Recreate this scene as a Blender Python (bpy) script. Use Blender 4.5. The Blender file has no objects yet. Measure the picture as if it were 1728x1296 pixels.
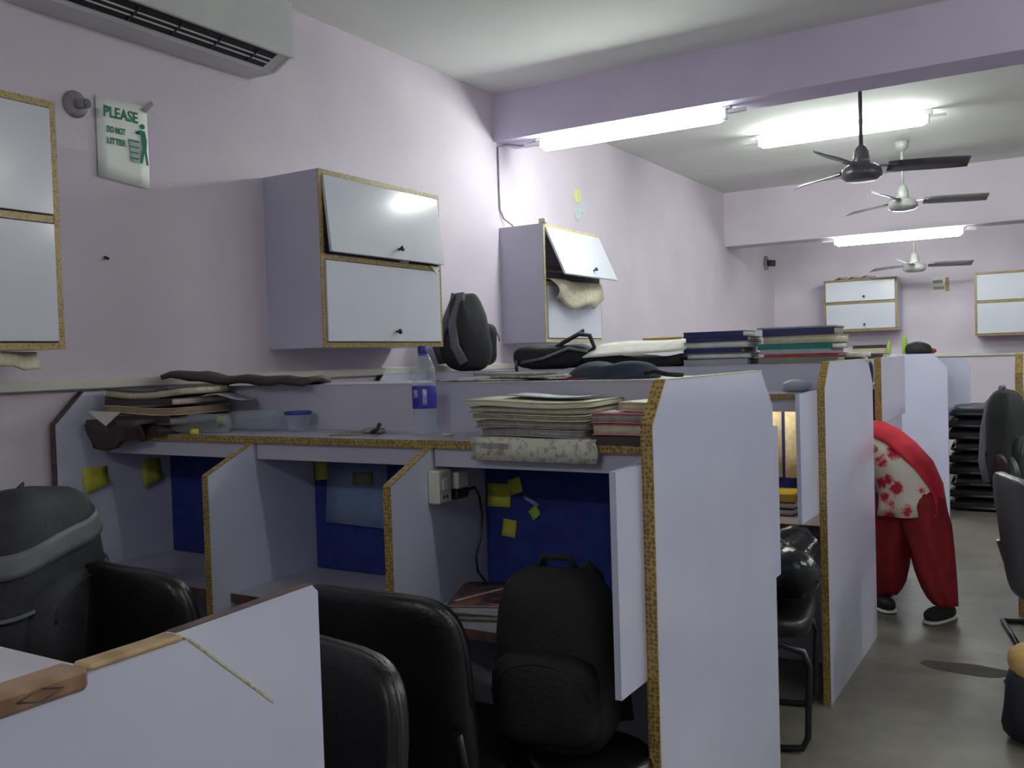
import bpy, math, random
from mathutils import Vector, Matrix, noise
PI = math.pi
R = math.radians
random.seed(7)

# ------------------------------------------------------------------ camera, world, exposure
scene = bpy.context.scene
C = scene.collection
EYE = Vector((0, 0, 1.45))
YAW, PITCH, ROLL, FPX = -0.5446033, -0.0268018, -0.0305034, 1560.0
fw = Vector((math.sin(YAW)*math.cos(PITCH), math.cos(YAW)*math.cos(PITCH), math.sin(PITCH)))
rt = Vector((math.cos(YAW), -math.sin(YAW), 0))
up = rt.cross(fw)
r2 = rt*math.cos(ROLL) + up*math.sin(ROLL)
u2 = -rt*math.sin(ROLL) + up*math.cos(ROLL)
cd = bpy.data.cameras.new('camera')
cam = bpy.data.objects.new('camera', cd)
C.objects.link(cam)
m3 = Matrix((r2, u2, -fw)).transposed()
cam.matrix_world = Matrix.Translation(EYE) @ m3.to_4x4()
cd.sensor_fit = 'HORIZONTAL'
cd.sensor_width = 36.0
cd.lens = 36.0*FPX/1728.0
cd.clip_start = 0.02
scene.camera = cam

world = bpy.data.worlds.new('world')
scene.world = world
world.use_nodes = True
world.node_tree.nodes['Background'].inputs[0].default_value = (0.5, 0.55, 0.65, 1)
world.node_tree.nodes['Background'].inputs[1].default_value = 0.02
vs = scene.view_settings
vs.view_transform = 'Standard'
vs.look = 'None'
vs.gamma = 1.0
vs.use_curve_mapping = False
vs.exposure = 0.0
SA, SB, SC, SD, SF = 67.0, 64.0, 66.0, 66.0, 115.0   # tube strengths: hall, right half, front bay, behind the viewer, front bay right

# ------------------------------------------------------------------ materials
def lin(c):
    return tuple(((v/255.0)/12.92 if v/255.0 <= 0.04045 else ((v/255.0+0.055)/1.055)**2.4) for v in c) + (1.0,)

MATS = {}
def mat(name, col, rough=0.6, metal=0.0, col2=None, scale=8.0, bump=0.0, bscale=60.0, detail=4.0, lo=0.35, hi=0.65, spec=0.5, coat=0.0):
    if name in MATS:
        return MATS[name]
    m = bpy.data.materials.new(name)
    m.use_nodes = True
    nt = m.node_tree
    b = nt.nodes['Principled BSDF']
    b.inputs['Base Color'].default_value = lin(col)
    b.inputs['Roughness'].default_value = rough
    b.inputs['Metallic'].default_value = metal
    b.inputs['Specular IOR Level'].default_value = spec
    if coat:
        b.inputs['Coat Weight'].default_value = coat
        b.inputs['Coat Roughness'].default_value = 0.1
    tc = nt.nodes.new('ShaderNodeTexCoord')
    if col2 is not None:
        n = nt.nodes.new('ShaderNodeTexNoise')
        n.inputs['Scale'].default_value = scale
        n.inputs['Detail'].default_value = detail
        nt.links.new(tc.outputs['Object'], n.inputs['Vector'])
        r = nt.nodes.new('ShaderNodeValToRGB')
        r.color_ramp.elements[0].position = lo
        r.color_ramp.elements[1].position = hi
        r.color_ramp.elements[0].color = lin(col)
        r.color_ramp.elements[1].color = lin(col2)
        nt.links.new(n.outputs['Fac'], r.inputs['Fac'])
        nt.links.new(r.outputs['Color'], b.inputs['Base Color'])
    if bump:
        n2 = nt.nodes.new('ShaderNodeTexNoise')
        n2.inputs['Scale'].default_value = bscale
        n2.inputs['Detail'].default_value = 5.0
        nt.links.new(tc.outputs['Object'], n2.inputs['Vector'])
        bp = nt.nodes.new('ShaderNodeBump')
        bp.inputs['Strength'].default_value = bump
        bp.inputs['Distance'].default_value = 0.01
        nt.links.new(n2.outputs['Fac'], bp.inputs['Height'])
        nt.links.new(bp.outputs['Normal'], b.inputs['Normal'])
    MATS[name] = m
    return m

def emit(name, col, s):
    m = bpy.data.materials.new(name)
    m.use_nodes = True
    nt = m.node_tree
    for n in list(nt.nodes):
        if n.type == 'BSDF_PRINCIPLED':
            nt.nodes.remove(n)
    e = nt.nodes.new('ShaderNodeEmission')
    e.inputs[0].default_value = (*col, 1)
    e.inputs[1].default_value = s
    nt.links.new(e.outputs[0], nt.nodes['Material Output'].inputs[0])
    MATS[name] = m
    return m

def dash_mat(name, a, b2, scale=85.0, rough=0.35, size=0.42):
    """printed edge-banding: rounded dark blotches on a lighter ground"""
    m = bpy.data.materials.new(name)
    m.use_nodes = True
    nt = m.node_tree
    b = nt.nodes['Principled BSDF']
    b.inputs['Roughness'].default_value = rough
    tc = nt.nodes.new('ShaderNodeTexCoord')
    v = nt.nodes.new('ShaderNodeTexVoronoi')
    v.inputs['Scale'].default_value = scale
    v.inputs['Randomness'].default_value = 0.55
    nt.links.new(tc.outputs['Object'], v.inputs['Vector'])
    nz = nt.nodes.new('ShaderNodeTexNoise')
    nz.inputs['Scale'].default_value = 18
    nt.links.new(tc.outputs['Object'], nz.inputs['Vector'])
    add = nt.nodes.new('ShaderNodeMath')
    add.operation = 'MULTIPLY_ADD'
    add.inputs[1].default_value = 0.35
    nt.links.new(nz.outputs['Fac'], add.inputs[0])
    nt.links.new(v.outputs['Distance'], add.inputs[2])
    r = nt.nodes.new('ShaderNodeValToRGB')
    r.color_ramp.elements[0].position = size
    r.color_ramp.elements[1].position = size+0.34
    r.color_ramp.elements[0].color = lin(b2)
    r.color_ramp.elements[1].color = lin(a)
    nt.links.new(add.outputs[0], r.inputs['Fac'])
    nt.links.new(r.outputs['Color'], b.inputs['Base Color'])
    MATS[name] = m
    return m

def floral_mat(name):
    m = bpy.data.materials.new(name)
    m.use_nodes = True
    nt = m.node_tree
    b = nt.nodes['Principled BSDF']
    b.inputs['Roughness'].default_value = 0.8
    tc = nt.nodes.new('ShaderNodeTexCoord')
    v = nt.nodes.new('ShaderNodeTexVoronoi')
    v.inputs['Scale'].default_value = 9.0
    nt.links.new(tc.outputs['Object'], v.inputs['Vector'])
    n = nt.nodes.new('ShaderNodeTexNoise')
    n.inputs['Scale'].default_value = 45.0
    nt.links.new(tc.outputs['Object'], n.inputs['Vector'])
    ad = nt.nodes.new('ShaderNodeMath')
    ad.operation = 'MULTIPLY_ADD'
    ad.inputs[1].default_value = 0.45
    nt.links.new(n.outputs['Fac'], ad.inputs[0])
    nt.links.new(v.outputs['Distance'], ad.inputs[2])
    r = nt.nodes.new('ShaderNodeValToRGB')
    cr = r.color_ramp
    cr.elements[0].position = 0.46
    cr.elements[0].color = lin((188, 40, 58))
    cr.elements[1].position = 0.64
    cr.elements[1].color = lin((225, 218, 205))
    e = cr.elements.new(0.54)
    e.color = lin((225, 140, 140))
    nt.links.new(ad.outputs[0], r.inputs['Fac'])
    nt.links.new(r.outputs['Color'], b.inputs['Base Color'])
    MATS[name] = m
    return m

def clear_mat(name, tint=(0.90, 0.94, 0.97)):
    m = bpy.data.materials.new(name)
    m.use_nodes = True
    nt = m.node_tree
    b = nt.nodes['Principled BSDF']
    b.inputs['Base Color'].default_value = (0.75, 0.8, 0.85, 1)
    b.inputs['Roughness'].default_value = 0.06
    b.inputs['Coat Weight'].default_value = 0.6
    tr = nt.nodes.new('ShaderNodeBsdfTransparent')
    tr.inputs[0].default_value = (*tint, 1)
    lw = nt.nodes.new('ShaderNodeLayerWeight')
    lw.inputs['Blend'].default_value = 0.35
    mr = nt.nodes.new('ShaderNodeMapRange')
    mr.inputs['To Min'].default_value = 0.07
    mr.inputs['To Max'].default_value = 0.6
    nt.links.new(lw.outputs['Facing'], mr.inputs['Value'])
    mx = nt.nodes.new('ShaderNodeMixShader')
    nt.links.new(mr.outputs['Result'], mx.inputs['Fac'])
    nt.links.new(tr.outputs[0], mx.inputs[1])
    nt.links.new(b.outputs[0], mx.inputs[2])
    nt.links.new(mx.outputs[0], nt.nodes['Material Output'].inputs['Surface'])
    MATS[name] = m
    return m

WALL = mat('wall_paint', (215, 205, 216), 0.75, col2=(207, 196, 209), scale=2.2, bump=0.12, bscale=40, lo=0.3, hi=0.7)
BEAM = mat('beam_paint', (206, 196, 220), 0.75, col2=(198, 186, 212), scale=1.5, bump=0.1, bscale=40)
CEIL = mat('ceiling_paint', (226, 228, 222), 0.85, col2=(219, 221, 215), scale=1.2, bump=0.1, bscale=30)
FLOOR = mat('floor_cement', (118, 113, 104), 0.42, col2=(98, 93, 84), scale=5.0, bump=0.05, bscale=25, detail=8)
LAM = mat('laminate_lavender', (204, 206, 228), 0.2, col2=(197, 199, 222), scale=3.0, lo=0.3, hi=0.7, coat=0.25)
DOORL = mat('laminate_door', (212, 216, 226), 0.18, col2=(206, 210, 221), scale=3.0, lo=0.3, hi=0.7, coat=0.3)
SIDE = mat('laminate_side', (192, 190, 208), 0.3, col2=(185, 183, 201), scale=3.0)
GOLD = dash_mat('gold_edge_band', (172, 148, 86), (112, 88, 48), 95.0)
GOLDP = dash_mat('pale_gold_edge_band', (198, 190, 146), (156, 140, 92), 90.0)
GOLDX = GOLD
BROWN = dash_mat('brown_edge_band', (96, 70, 64), (70, 50, 48), 30.0)
WOOD = dash_mat('printed_wood_band', (150, 118, 92), (122, 90, 68), 22.0)
WOODL = dash_mat('light_wood_band', (176, 150, 112), (146, 116, 80), 26.0)
TOPW = mat('shelf_top_laminate', (190, 186, 200), 0.3, col2=(180, 176, 192), scale=4)
BLUE = mat('pinboard_blue', (28, 50, 128), 0.85, col2=(22, 40, 108), scale=20, bump=0.2, bscale=220)
BLACKP = mat('black_plastic', (26, 25, 28), 0.38, col2=(34, 33, 36), scale=12)
LEATH = mat('black_leatherette', (15, 14, 17), 0.36, col2=(22, 21, 24), scale=10, bump=0.15, bscale=140)
METB = mat('dark_tube_metal', (52, 52, 56), 0.35, 0.8, col2=(64, 64, 68), scale=20)
WHITEP = mat('white_plastic', (222, 224, 226), 0.35, col2=(212, 214, 216), scale=6)
CREAMP = mat('cream_plastic', (214, 212, 200), 0.4, col2=(204, 202, 190), scale=8)
PAPER = mat('paper_white', (222, 220, 212), 0.8, col2=(206, 204, 196), scale=14)
NEWS = mat('newsprint', (196, 192, 180), 0.85, col2=(150, 147, 140), scale=55, detail=2, lo=0.48, hi=0.62)
CREAM = mat('cream_pages', (206, 198, 176), 0.85, col2=(186, 176, 150), scale=40)
TANP = mat('tan_pages', (178, 150, 118), 0.85, col2=(160, 130, 98), scale=40)
GREYP = mat('grey_pages', (158, 152, 148), 0.85, col2=(134, 128, 124), scale=60)
BROWNF = mat('dark_brown_folder', (72, 56, 56), 0.6, col2=(58, 44, 46), scale=9, bump=0.15)
YEL = mat('sticky_yellow', (188, 186, 70), 0.85, col2=(174, 170, 60), scale=12)
GRN = mat('sticky_green', (150, 182, 70), 0.85, col2=(138, 168, 60), scale=12)
PALEB = mat('pale_blue_sheet', (120, 140, 176), 0.8, col2=(104, 124, 164), scale=9)
TEXTG = mat('print_green', (40, 128, 100), 0.8, col2=(36, 118, 92), scale=10)
RED = mat('red_cloth', (146, 20, 32), 0.8, col2=(122, 16, 26), scale=14, bump=0.25, bscale=30)
REDS = mat('red_scarf', (206, 30, 54), 0.7, col2=(182, 22, 44), scale=14, bump=0.25, bscale=40)
SKIN = mat('skin', (150, 100, 76), 0.6, col2=(140, 92, 70), scale=10)
HAIR = mat('black_hair', (24, 20, 20), 0.5, col2=(34, 28, 26), scale=60)
FLORAL = floral_mat('floral_cotton')
NAVY = mat('navy_cover', (34, 42, 96), 0.4, col2=(28, 34, 80), scale=10)
TEAL = mat('teal_cover', (32, 128, 116), 0.4, col2=(28, 112, 104), scale=10)
REDC = mat('red_cover', (168, 44, 52), 0.45, col2=(148, 36, 46), scale=10)
PINKC = mat('pink_cover', (206, 120, 136), 0.5, col2=(196, 108, 124), scale=10)
GREYC = mat('grey_cover', (168, 172, 182), 0.4, col2=(154, 158, 170), scale=10)
SAGE = mat('sage_cover', (120, 128, 112), 0.5, col2=(108, 116, 100), scale=10)
YELC = mat('yellow_cover', (206, 178, 62), 0.5, col2=(196, 166, 54), scale=10)
CREAMC = mat('cream_cover', (214, 210, 176), 0.45, col2=(202, 198, 160), scale=10)
BAGB = mat('bag_black', (17, 17, 20), 0.75, col2=(24, 24, 28), scale=16, bump=0.3, bscale=70)
BAGG = mat('bag_charcoal', (46, 46, 53), 0.75, col2=(36, 36, 43), scale=14, bump=0.3, bscale=60)
STRAPG = mat('strap_grey', (96, 98, 104), 0.7, col2=(84, 86, 92), scale=40, bump=0.2, bscale=200)
BANDG = mat('band_light_grey', (104, 106, 114), 0.6, col2=(94, 96, 104), scale=20)
TEALB = mat('cloth_slate_teal', (48, 66, 84), 0.8, col2=(34, 42, 60), scale=9, bump=0.3, bscale=40)
CLEAR = clear_mat('clear_plastic')
CAPB = mat('cap_blue', (42, 46, 150), 0.35, col2=(36, 40, 138), scale=20)
LABB = mat('label_blue', (46, 48, 160), 0.45, col2=(40, 42, 148), scale=20)
LABW = mat('label_pale', (186, 186, 220), 0.45, col2=(120, 122, 190), scale=70)
CAPY = mat('cap_yellow', (206, 196, 40), 0.35, col2=(196, 186, 36), scale=20)
FANW = mat('fan_ivory', (158, 158, 156), 0.35, col2=(148, 148, 146), scale=10)
FANG = mat('fan_blade_grey', (128, 126, 128), 0.4, col2=(118, 116, 118), scale=10)
FAND = mat('fan_brown', (74, 70, 76), 0.35, col2=(64, 60, 66), scale=10)
DARKV = mat('vent_dark', (30, 24, 28), 0.7, col2=(22, 18, 22), scale=20)
ACM = mat('ac_white', (208, 210, 208), 0.35, col2=(200, 202, 200), scale=4)
PIPE = mat('pipe_grey', (150, 140, 146), 0.5, col2=(130, 120, 128), scale=20)
PATCH = mat('patch_brown', (62, 55, 48), 0.85, col2=(72, 64, 56), scale=14)
FLOW1 = mat('petal_yellow', (214, 214, 120), 0.7, col2=(224, 226, 170), scale=30)
FLOW2 = mat('petal_pale', (206, 216, 224), 0.7, col2=(190, 204, 206), scale=30)
TUBE = emit('tube_glow', (0.93, 1.0, 0.94), SA)
TUBEB = emit('tube_glow_right', (0.93, 1.0, 0.94), SB)
TUBEC = emit('tube_glow_front', (0.93, 1.0, 0.94), SC)
TUBED = emit('tube_glow_back', (0.93, 1.0, 0.94), SD)
TUBEF = emit('tube_glow_front_right', (0.93, 1.0, 0.94), SF)
WARM = emit('reading_lamp_glow', (1.0, 0.86, 0.55), 22.0)

# ------------------------------------------------------------------ builders
class MB:
    def __init__(s):
        s.v = []; s.f = []; s.sm = []
    def add(s, vs_, fs, smooth=False):
        o = len(s.v)
        s.v += [Vector(q) for q in vs_]
        for f in fs:
            s.f.append([i+o for i in f]); s.sm.append(smooth)
        return s
    def box(s, x0, x1, y0, y1, z0, z1):
        if x0 > x1: x0, x1 = x1, x0
        if y0 > y1: y0, y1 = y1, y0
        if z0 > z1: z0, z1 = z1, z0
        v = [(x0,y0,z0),(x1,y0,z0),(x1,y1,z0),(x0,y1,z0),(x0,y0,z1),(x1,y0,z1),(x1,y1,z1),(x0,y1,z1)]
        return s.add(v, [(3,2,1,0),(4,5,6,7),(0,1,5,4),(1,2,6,5),(2,3,7,6),(3,0,4,7)])
    def bbox(s, x0, x1, y0, y1, z0, z1, b=0.006):
        """box with chamfered edges"""
        xs = (x0, x1); ys = (y0, y1); zs = (z0, z1)
        v = []; idx = {}
        for i in (0, 1):
            for j in (0, 1):
                for k in (0, 1):
                    sx = 1 if i == 0 else -1; sy = 1 if j == 0 else -1; sz = 1 if k == 0 else -1
                    idx[i,j,k,0] = len(v); v.append((xs[i], ys[j]+sy*b, zs[k]+sz*b))
                    idx[i,j,k,1] = len(v); v.append((xs[i]+sx*b, ys[j], zs[k]+sz*b))
                    idx[i,j,k,2] = len(v); v.append((xs[i]+sx*b, ys[j]+sy*b, zs[k]))
        f = []
        for i in (0, 1):
            q = [idx[i,0,0,0], idx[i,1,0,0], idx[i,1,1,0], idx[i,0,1,0]]; f.append(q if i else q[::-1])
            q = [idx[0,i,0,1], idx[1,i,0,1], idx[1,i,1,1], idx[0,i,1,1]]; f.append(q[::-1] if i else q)
            q = [idx[0,0,i,2], idx[1,0,i,2], idx[1,1,i,2], idx[0,1,i,2]]; f.append(q if i else q[::-1])
        for a in (0, 1):
            for c in (0, 1):
                q = [idx[a,c,0,0], idx[a,c,1,0], idx[a,c,1,1], idx[a,c,0,1]]; f.append(q if (a+c) % 2 == 0 else q[::-1])
                q = [idx[a,0,c,0], idx[a,0,c,2], idx[a,1,c,2], idx[a,1,c,0]]; f.append(q if (a+c) % 2 == 0 else q[::-1])
                q = [idx[0,a,c,1], idx[1,a,c,1], idx[1,a,c,2], idx[0,a,c,2]]; f.append(q if (a+c) % 2 == 0 else q[::-1])
        for i in (0, 1):
            for j in (0, 1):
                for k in (0, 1):
                    q = [idx[i,j,k,0], idx[i,j,k,1], idx[i,j,k,2]]
                    f.append(q if (i+j+k) % 2 else q[::-1])
        return s.add(v, f)
    def prism(s, poly, axis, a, b):
        """poly: 2D points, extruded along axis from a to b. x:(y,z) y:(x,z) z:(x,y)"""
        def P(p, t):
            return {'x': (t, p[0], p[1]), 'y': (p[0], t, p[1]), 'z': (p[0], p[1], t)}[axis]
        n = len(poly)
        v = [P(p, a) for p in poly] + [P(p, b) for p in poly]
        f = [tuple(range(n))[::-1], tuple(range(n, 2*n))]
        f += [(i, (i+1) % n, n+(i+1) % n, n+i) for i in range(n)]
        return s.add(v, f)
    def tube(s, pts, r, n=8, caps=True, flat=1.0):
        pts = [Vector(p) for p in pts]
        rs = r if isinstance(r, (list, tuple)) else [r]*len(pts)
        v = []; f = []
        pn = None
        for i, p in enumerate(pts):
            t = (pts[min(i+1, len(pts)-1)] - pts[max(i-1, 0)]).normalized()
            if pn is None:
                pn = t.orthogonal().normalized()
            pn = (pn - t*pn.dot(t)).normalized()
            bn = t.cross(pn)
            for k in range(n):
                a = 2*PI*k/n
                v.append(p + pn*math.cos(a)*rs[i] + bn*math.sin(a)*rs[i]*flat)
        for i in range(len(pts)-1):
            for k in range(n):
                f.append((i*n+k, i*n+(k+1) % n, (i+1)*n+(k+1) % n, (i+1)*n+k))
        s.add(v, f, True)
        if caps:
            o = len(s.v)-len(v)
            s.f.append([o+k for k in range(n)][::-1]); s.sm.append(False)
            s.f.append([o+(len(pts)-1)*n+k for k in range(n)]); s.sm.append(False)
        return s
    def lathe(s, prof, c=(0,0,0), n=20, axis='z', M=None):
        v = []; f = []
        for (r, h) in prof:
            for k in range(n):
                a = 2*PI*k/n
                q = Vector((r*math.cos(a), r*math.sin(a), h))
                if axis == 'x': q = Vector((q.z, q.x, q.y))
                if axis == 'y': q = Vector((q.y, q.z, q.x))
                if M is not None: q = M @ q
                v.append(q + Vector(c))
        for i in range(len(prof)-1):
            for k in range(n):
                f.append((i*n+k, i*n+(k+1) % n, (i+1)*n+(k+1) % n, (i+1)*n+k))
        f.append(tuple(range(n))[::-1])
        f.append(tuple((len(prof)-1)*n+k for k in range(n)))
        return s.add(v, f, True)
    def blob(s, c, size, e=0.6, seed=0, amp=0.0, freq=6.0, nu=22, nv=14, M=None, zmin=None):
        c = Vector(c); v = []; f = []
        def sp(w, p): return math.copysign(abs(w)**p, w)
        off = Vector((seed*7.3, seed*3.1, seed*5.7))
        for j in range(nv+1):
            la = -PI/2 + PI*j/nv
            for i in range(nu):
                lo = 2*PI*i/nu
                q = Vector((sp(math.cos(la), e)*sp(math.cos(lo), e)*size[0]/2, sp(math.cos(la), e)*sp(math.sin(lo), e)*size[1]/2, sp(math.sin(la), e)*size[2]/2))
                if amp:
                    q += q.normalized()*amp*noise.noise(q*freq+off) if q.length > 1e-6 else Vector()
                if M is not None: q = M @ q
                q = q + c
                if zmin is not None and q.z < zmin: q.z = zmin
                v.append(q)
        for j in range(nv):
            for i in range(nu):
                f.append((j*nu+i, j*nu+(i+1) % nu, (j+1)*nu+(i+1) % nu, (j+1)*nu+i))
        return s.add(v, f, True)
    def sheet(s, grid, th):
        """grid[i][j] of points -> closed thin slab of thickness th (offset in normal direction)"""
        n = len(grid); m = len(grid[0])
        G = [[Vector(p) for p in row] for row in grid]
        v = []; f = []
        N = []
        for i in range(n):
            for j in range(m):
                a = G[min(i+1, n-1)][j]-G[max(i-1, 0)][j]
                b = G[i][min(j+1, m-1)]-G[i][max(j-1, 0)]
                q = a.cross(b)
                N.append(q.normalized() if q.length > 1e-9 else Vector((0, 0, 1)))
        for i in range(n):
            for j in range(m):
                v.append(G[i][j]+N[i*m+j]*th/2)
        for i in range(n):
            for j in range(m):
                v.append(G[i][j]-N[i*m+j]*th/2)
        o = n*m
        for i in range(n-1):
            for j in range(m-1):
                q = (i*m+j, (i+1)*m+j, (i+1)*m+j+1, i*m+j+1)
                f.append(q); f.append(tuple(o+t for t in q[::-1]))
        for i in range(n-1):
            f.append((i*m, o+i*m, o+(i+1)*m, (i+1)*m))
            f.append((i*m+m-1, (i+1)*m+m-1, o+(i+1)*m+m-1, o+i*m+m-1))
        for j in range(m-1):
            f.append((j, j+1, o+j+1, o+j))
            f.append(((n-1)*m+j, o+(n-1)*m+j, o+(n-1)*m+j+1, (n-1)*m+j+1))
        return s.add(v, f, True)
    def xf(s, M):
        s.v = [M @ q for q in s.v]; return s
    def build(s, name, material, parent=None, local=False):
        """vertices are world coordinates unless local; a top-level mesh gets its origin at its base"""
        if parent is not None:
            W = Matrix.Identity(4); p = parent
            while p is not None:
                W = Matrix.Translation(p.location) @ p.rotation_euler.to_matrix().to_4x4() @ W
                p = p.parent
            inv = Matrix.Identity(4) if local else W.inverted()
            vv = [inv @ q for q in s.v]; loc = None
        else:
            xs = [q.x for q in s.v]; ys = [q.y for q in s.v]; zs = [q.z for q in s.v]
            loc = Vector(((min(xs)+max(xs))/2, (min(ys)+max(ys))/2, min(zs)))
            vv = [q-loc for q in s.v]
        me = bpy.data.meshes.new(name)
        me.from_pydata([tuple(q) for q in vv], [], s.f)
        me.polygons.foreach_set('use_smooth', s.sm)
        me.validate()
        me.update()
        me.materials.append(material)
        o = bpy.data.objects.new(name, me)
        C.objects.link(o)
        if parent is not None: o.parent = parent
        else: o.location = loc
        return o

def tag(o, label, cat, group=None):
    o['label'] = label; o['category'] = cat
    if group: o['group'] = group
    return o
def thing(name, label, cat, loc=(0,0,0), rz=0.0, group=None):
    o = bpy.data.objects.new(name, None)
    C.objects.link(o)
    o.empty_display_size = 0.1
    o.location = loc; o.rotation_euler = (0, 0, rz)
    return tag(o, label, cat, group)
def struct(o):
    o['kind'] = 'structure'; return o
def dup(root, loc, rz, label, group=None):
    r = root.copy(); C.objects.link(r); r.location = loc; r.rotation_euler = (0, 0, rz); r['label'] = label
    if group: r['group'] = group
    for ch in list(root.children):
        c = ch.copy(); C.objects.link(c); c.parent = r
        for g in ch.children:
            d = g.copy(); C.objects.link(d); d.parent = c
    return r
def rotz(a): return Matrix.Rotation(a, 4, 'Z')
def T(x, y, z): return Matrix.Translation((x, y, z))
def subsurf(o, n=1):
    md = o.modifiers.new('smooth', 'SUBSURF'); md.levels = n; md.render_levels = n; return o

# ------------------------------------------------------------------ the room
XW, XR, YB, YFAR, ZC = -3.25, 4.2, -3.2, 11.92, 3.2
struct(MB().box(XW-0.15, XR+0.15, YB-0.15, YFAR+0.15, -0.1, 0).build('floor', FLOOR))
struct(MB().box(XW-0.15, XR+0.15, YB-0.15, YFAR+0.15, ZC, ZC+0.1).build('ceiling', CEIL))
struct(MB().box(XW-0.15, XW, YB, YFAR, 0, ZC).build('wall_left', WALL))
struct(MB().box(XW-0.15, XR+0.15, YFAR, YFAR+0.15, 0, ZC).build('wall_far', WALL))
struct(MB().box(XR, XR+0.15, YB, YFAR, 0, ZC).build('wall_right', WALL))
struct(MB().box(XW-0.15, XR+0.15, YB-0.15, YB, 0, ZC).build('wall_back', WALL))
struct(MB().box(XW, XR, 5.225, 5.5, 2.89, ZC).build('ceiling_beam', BEAM))
struct(MB().box(XW, XR, 9.97, 10.27, 2.615, ZC).build('ceiling_beam', WALL))
# narrow ledge that runs along the left wall and the far wall
struct(MB().bbox(XW, XW+0.035, YB, YFAR, 1.385, 1.425, 0.004).build('trim_1', CREAMP))
struct(MB().bbox(XW+0.035, XR, YFAR-0.03, YFAR, 1.325, 1.36, 0.004).build('trim_2', CREAMP))

# ------------------------------------------------------------------ tube lights
def tube_light(name_label, x0, x1, y, zc, ztop, m=TUBE, group='fluorescent tube lights on the ceiling'):
    t = thing('tube_light', name_label, 'tube light', ((x0+x1)/2, y, ztop), 0, group)
    MB().bbox(x0-0.04, x1+0.04, y-0.022, y+0.022, zc+0.04, ztop, 0.003).build('batten', WHITEP, t)
    MB().lathe([(0.016, x0+0.012), (0.03, x0+0.02), (0.034, x0+0.04), (0.034, x1-0.04), (0.03, x1-0.02), (0.016, x1-0.012)], (0, y, zc), 16, 'x').build('tube', m, t)  # radius widened so the shape stands in for glare around the lit tube
    for xx, sx in ((x0, -1), (x1, 1)):
        MB().bbox(xx-0.016, xx+0.016, y-0.02, y+0.02, zc-0.022, zc+0.042, 0.004).build('end_cap', WHITEP, t)
        MB().bbox(xx+sx*0.02, xx+sx*0.13, y-0.014, y+0.014, zc+0.012, zc+0.035, 0.003).build('wire_cover', WHITEP, t)
    return t
tube_light('lit tube light under the lavender beam nearest the open cabinet', -2.945, -1.72, 5.34, 2.835, 2.89)
tube_light('lit tube light on the ceiling behind the dark fan', -2.13, -0.89, 7.5, 3.12, ZC)
tube_light('lit tube light under the far beam, smallest of the three', -2.1, -0.9, 10.1, 2.56, 2.615)
tube_light('lit tube light under the lavender beam, right half of the hall', 1.2, 2.42, 5.34, 2.835, 2.89, TUBEB)
tube_light('lit tube light on the ceiling, right half of the hall', 1.2, 2.42, 7.5, 3.12, ZC, TUBEB)
tube_light('tube light on the ceiling of the front bay', 0.6, 1.82, 1.95, 3.12, ZC, TUBEC)
tube_light('tube light on the ceiling behind the viewer', -1.4, -0.18, -1.9, 3.12, ZC, TUBED)
tube_light('tube light on the ceiling of the front bay, by the right wall', 1.7, 2.92, 4.2, 3.12, ZC, TUBEF)
w = MB().tube([(-3.0, 5.34, 2.875), (-3.1, 5.33, 2.86), (-3.19, 5.28, 2.875), (-3.243, 5.265, 2.86), (-3.243, 5.265, 2.6), (-3.243, 5.268, 2.45), (-3.235, 5.3, 2.39), (-3.2, 5.36, 2.345)], 0.006, 6)
tag(w.build('lamp_wire', PIPE), 'thin grey wire running from the near tube light down the corner', 'wire')

# ------------------------------------------------------------------ ceiling fans
def make_fan(label, x, y, zb, ztop, rz, mb_, mh, sc=1.0):
    t = thing('ceiling_fan', label, 'ceiling fan', (x, y, zb), rz, 'ceiling fans down the middle of the hall')
    MB().tube([(0, 0, 0.12), (0, 0, ztop-zb-0.02)], 0.012, 10).build('down_rod', mh, t, True)
    MB().lathe([(0.055, 0.055), (0.05, 0.1), (0.042, 0.15), (0.03, 0.175), (0.014, 0.19)], n=18).build('rod_cup', mh, t, True)
    MB().lathe([(0.015, ztop-zb-0.09), (0.05, ztop-zb-0.06), (0.06, ztop-zb-0.005)], n=18).build('ceiling_canopy', mh, t, True)
    MB().lathe([(0.03, 0.075), (0.08, 0.068), (0.112, 0.045), (0.12, 0.015), (0.118, -0.005), (0.09, -0.026), (0.02, -0.032)], n=28).build('motor_housing', mh, t, True)
    for k in range(3):
        a = rotz(k*2*PI/3)
        b = MB()
        n = 9; rows = []
        for i in range(n):
            r = 0.15 + (0.61-0.15)*i/(n-1)
            wd = 0.055 + 0.012*math.sin(PI*i/(n-1)) if i < n-1 else 0.045
            if i == 0: wd = 0.04
            rows.append([(r*sc, -wd, 0.070), (r*sc, 0.0, 0.05), (r*sc, wd, 0.028)])
        b.sheet(rows, 0.005)
        bl = b.xf(a).build('blade', mb_, t, True)
        br = MB()
        br.prism([(0.09, -0.02), (0.2, -0.035), (0.2, 0.035), (0.09, 0.02)], 'z', 0.053, 0.059)
        br.xf(a).build('blade_bracket', mh, bl, True)
    return t
make_fan('dark brown ceiling fan, nearest and largest in view', -1.08, 5.97, 2.5, ZC, R(20), FAND, FAND)
make_fan('pale ceiling fan in the middle, behind the dark one', -1.21, 8.5, 2.64, ZC, R(20), FANG, FANW, 1.1)
make_fan('farthest small ceiling fan in front of the far wall', -1.46, 11.0, 2.3, ZC, R(25), FANG, FANW)

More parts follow.
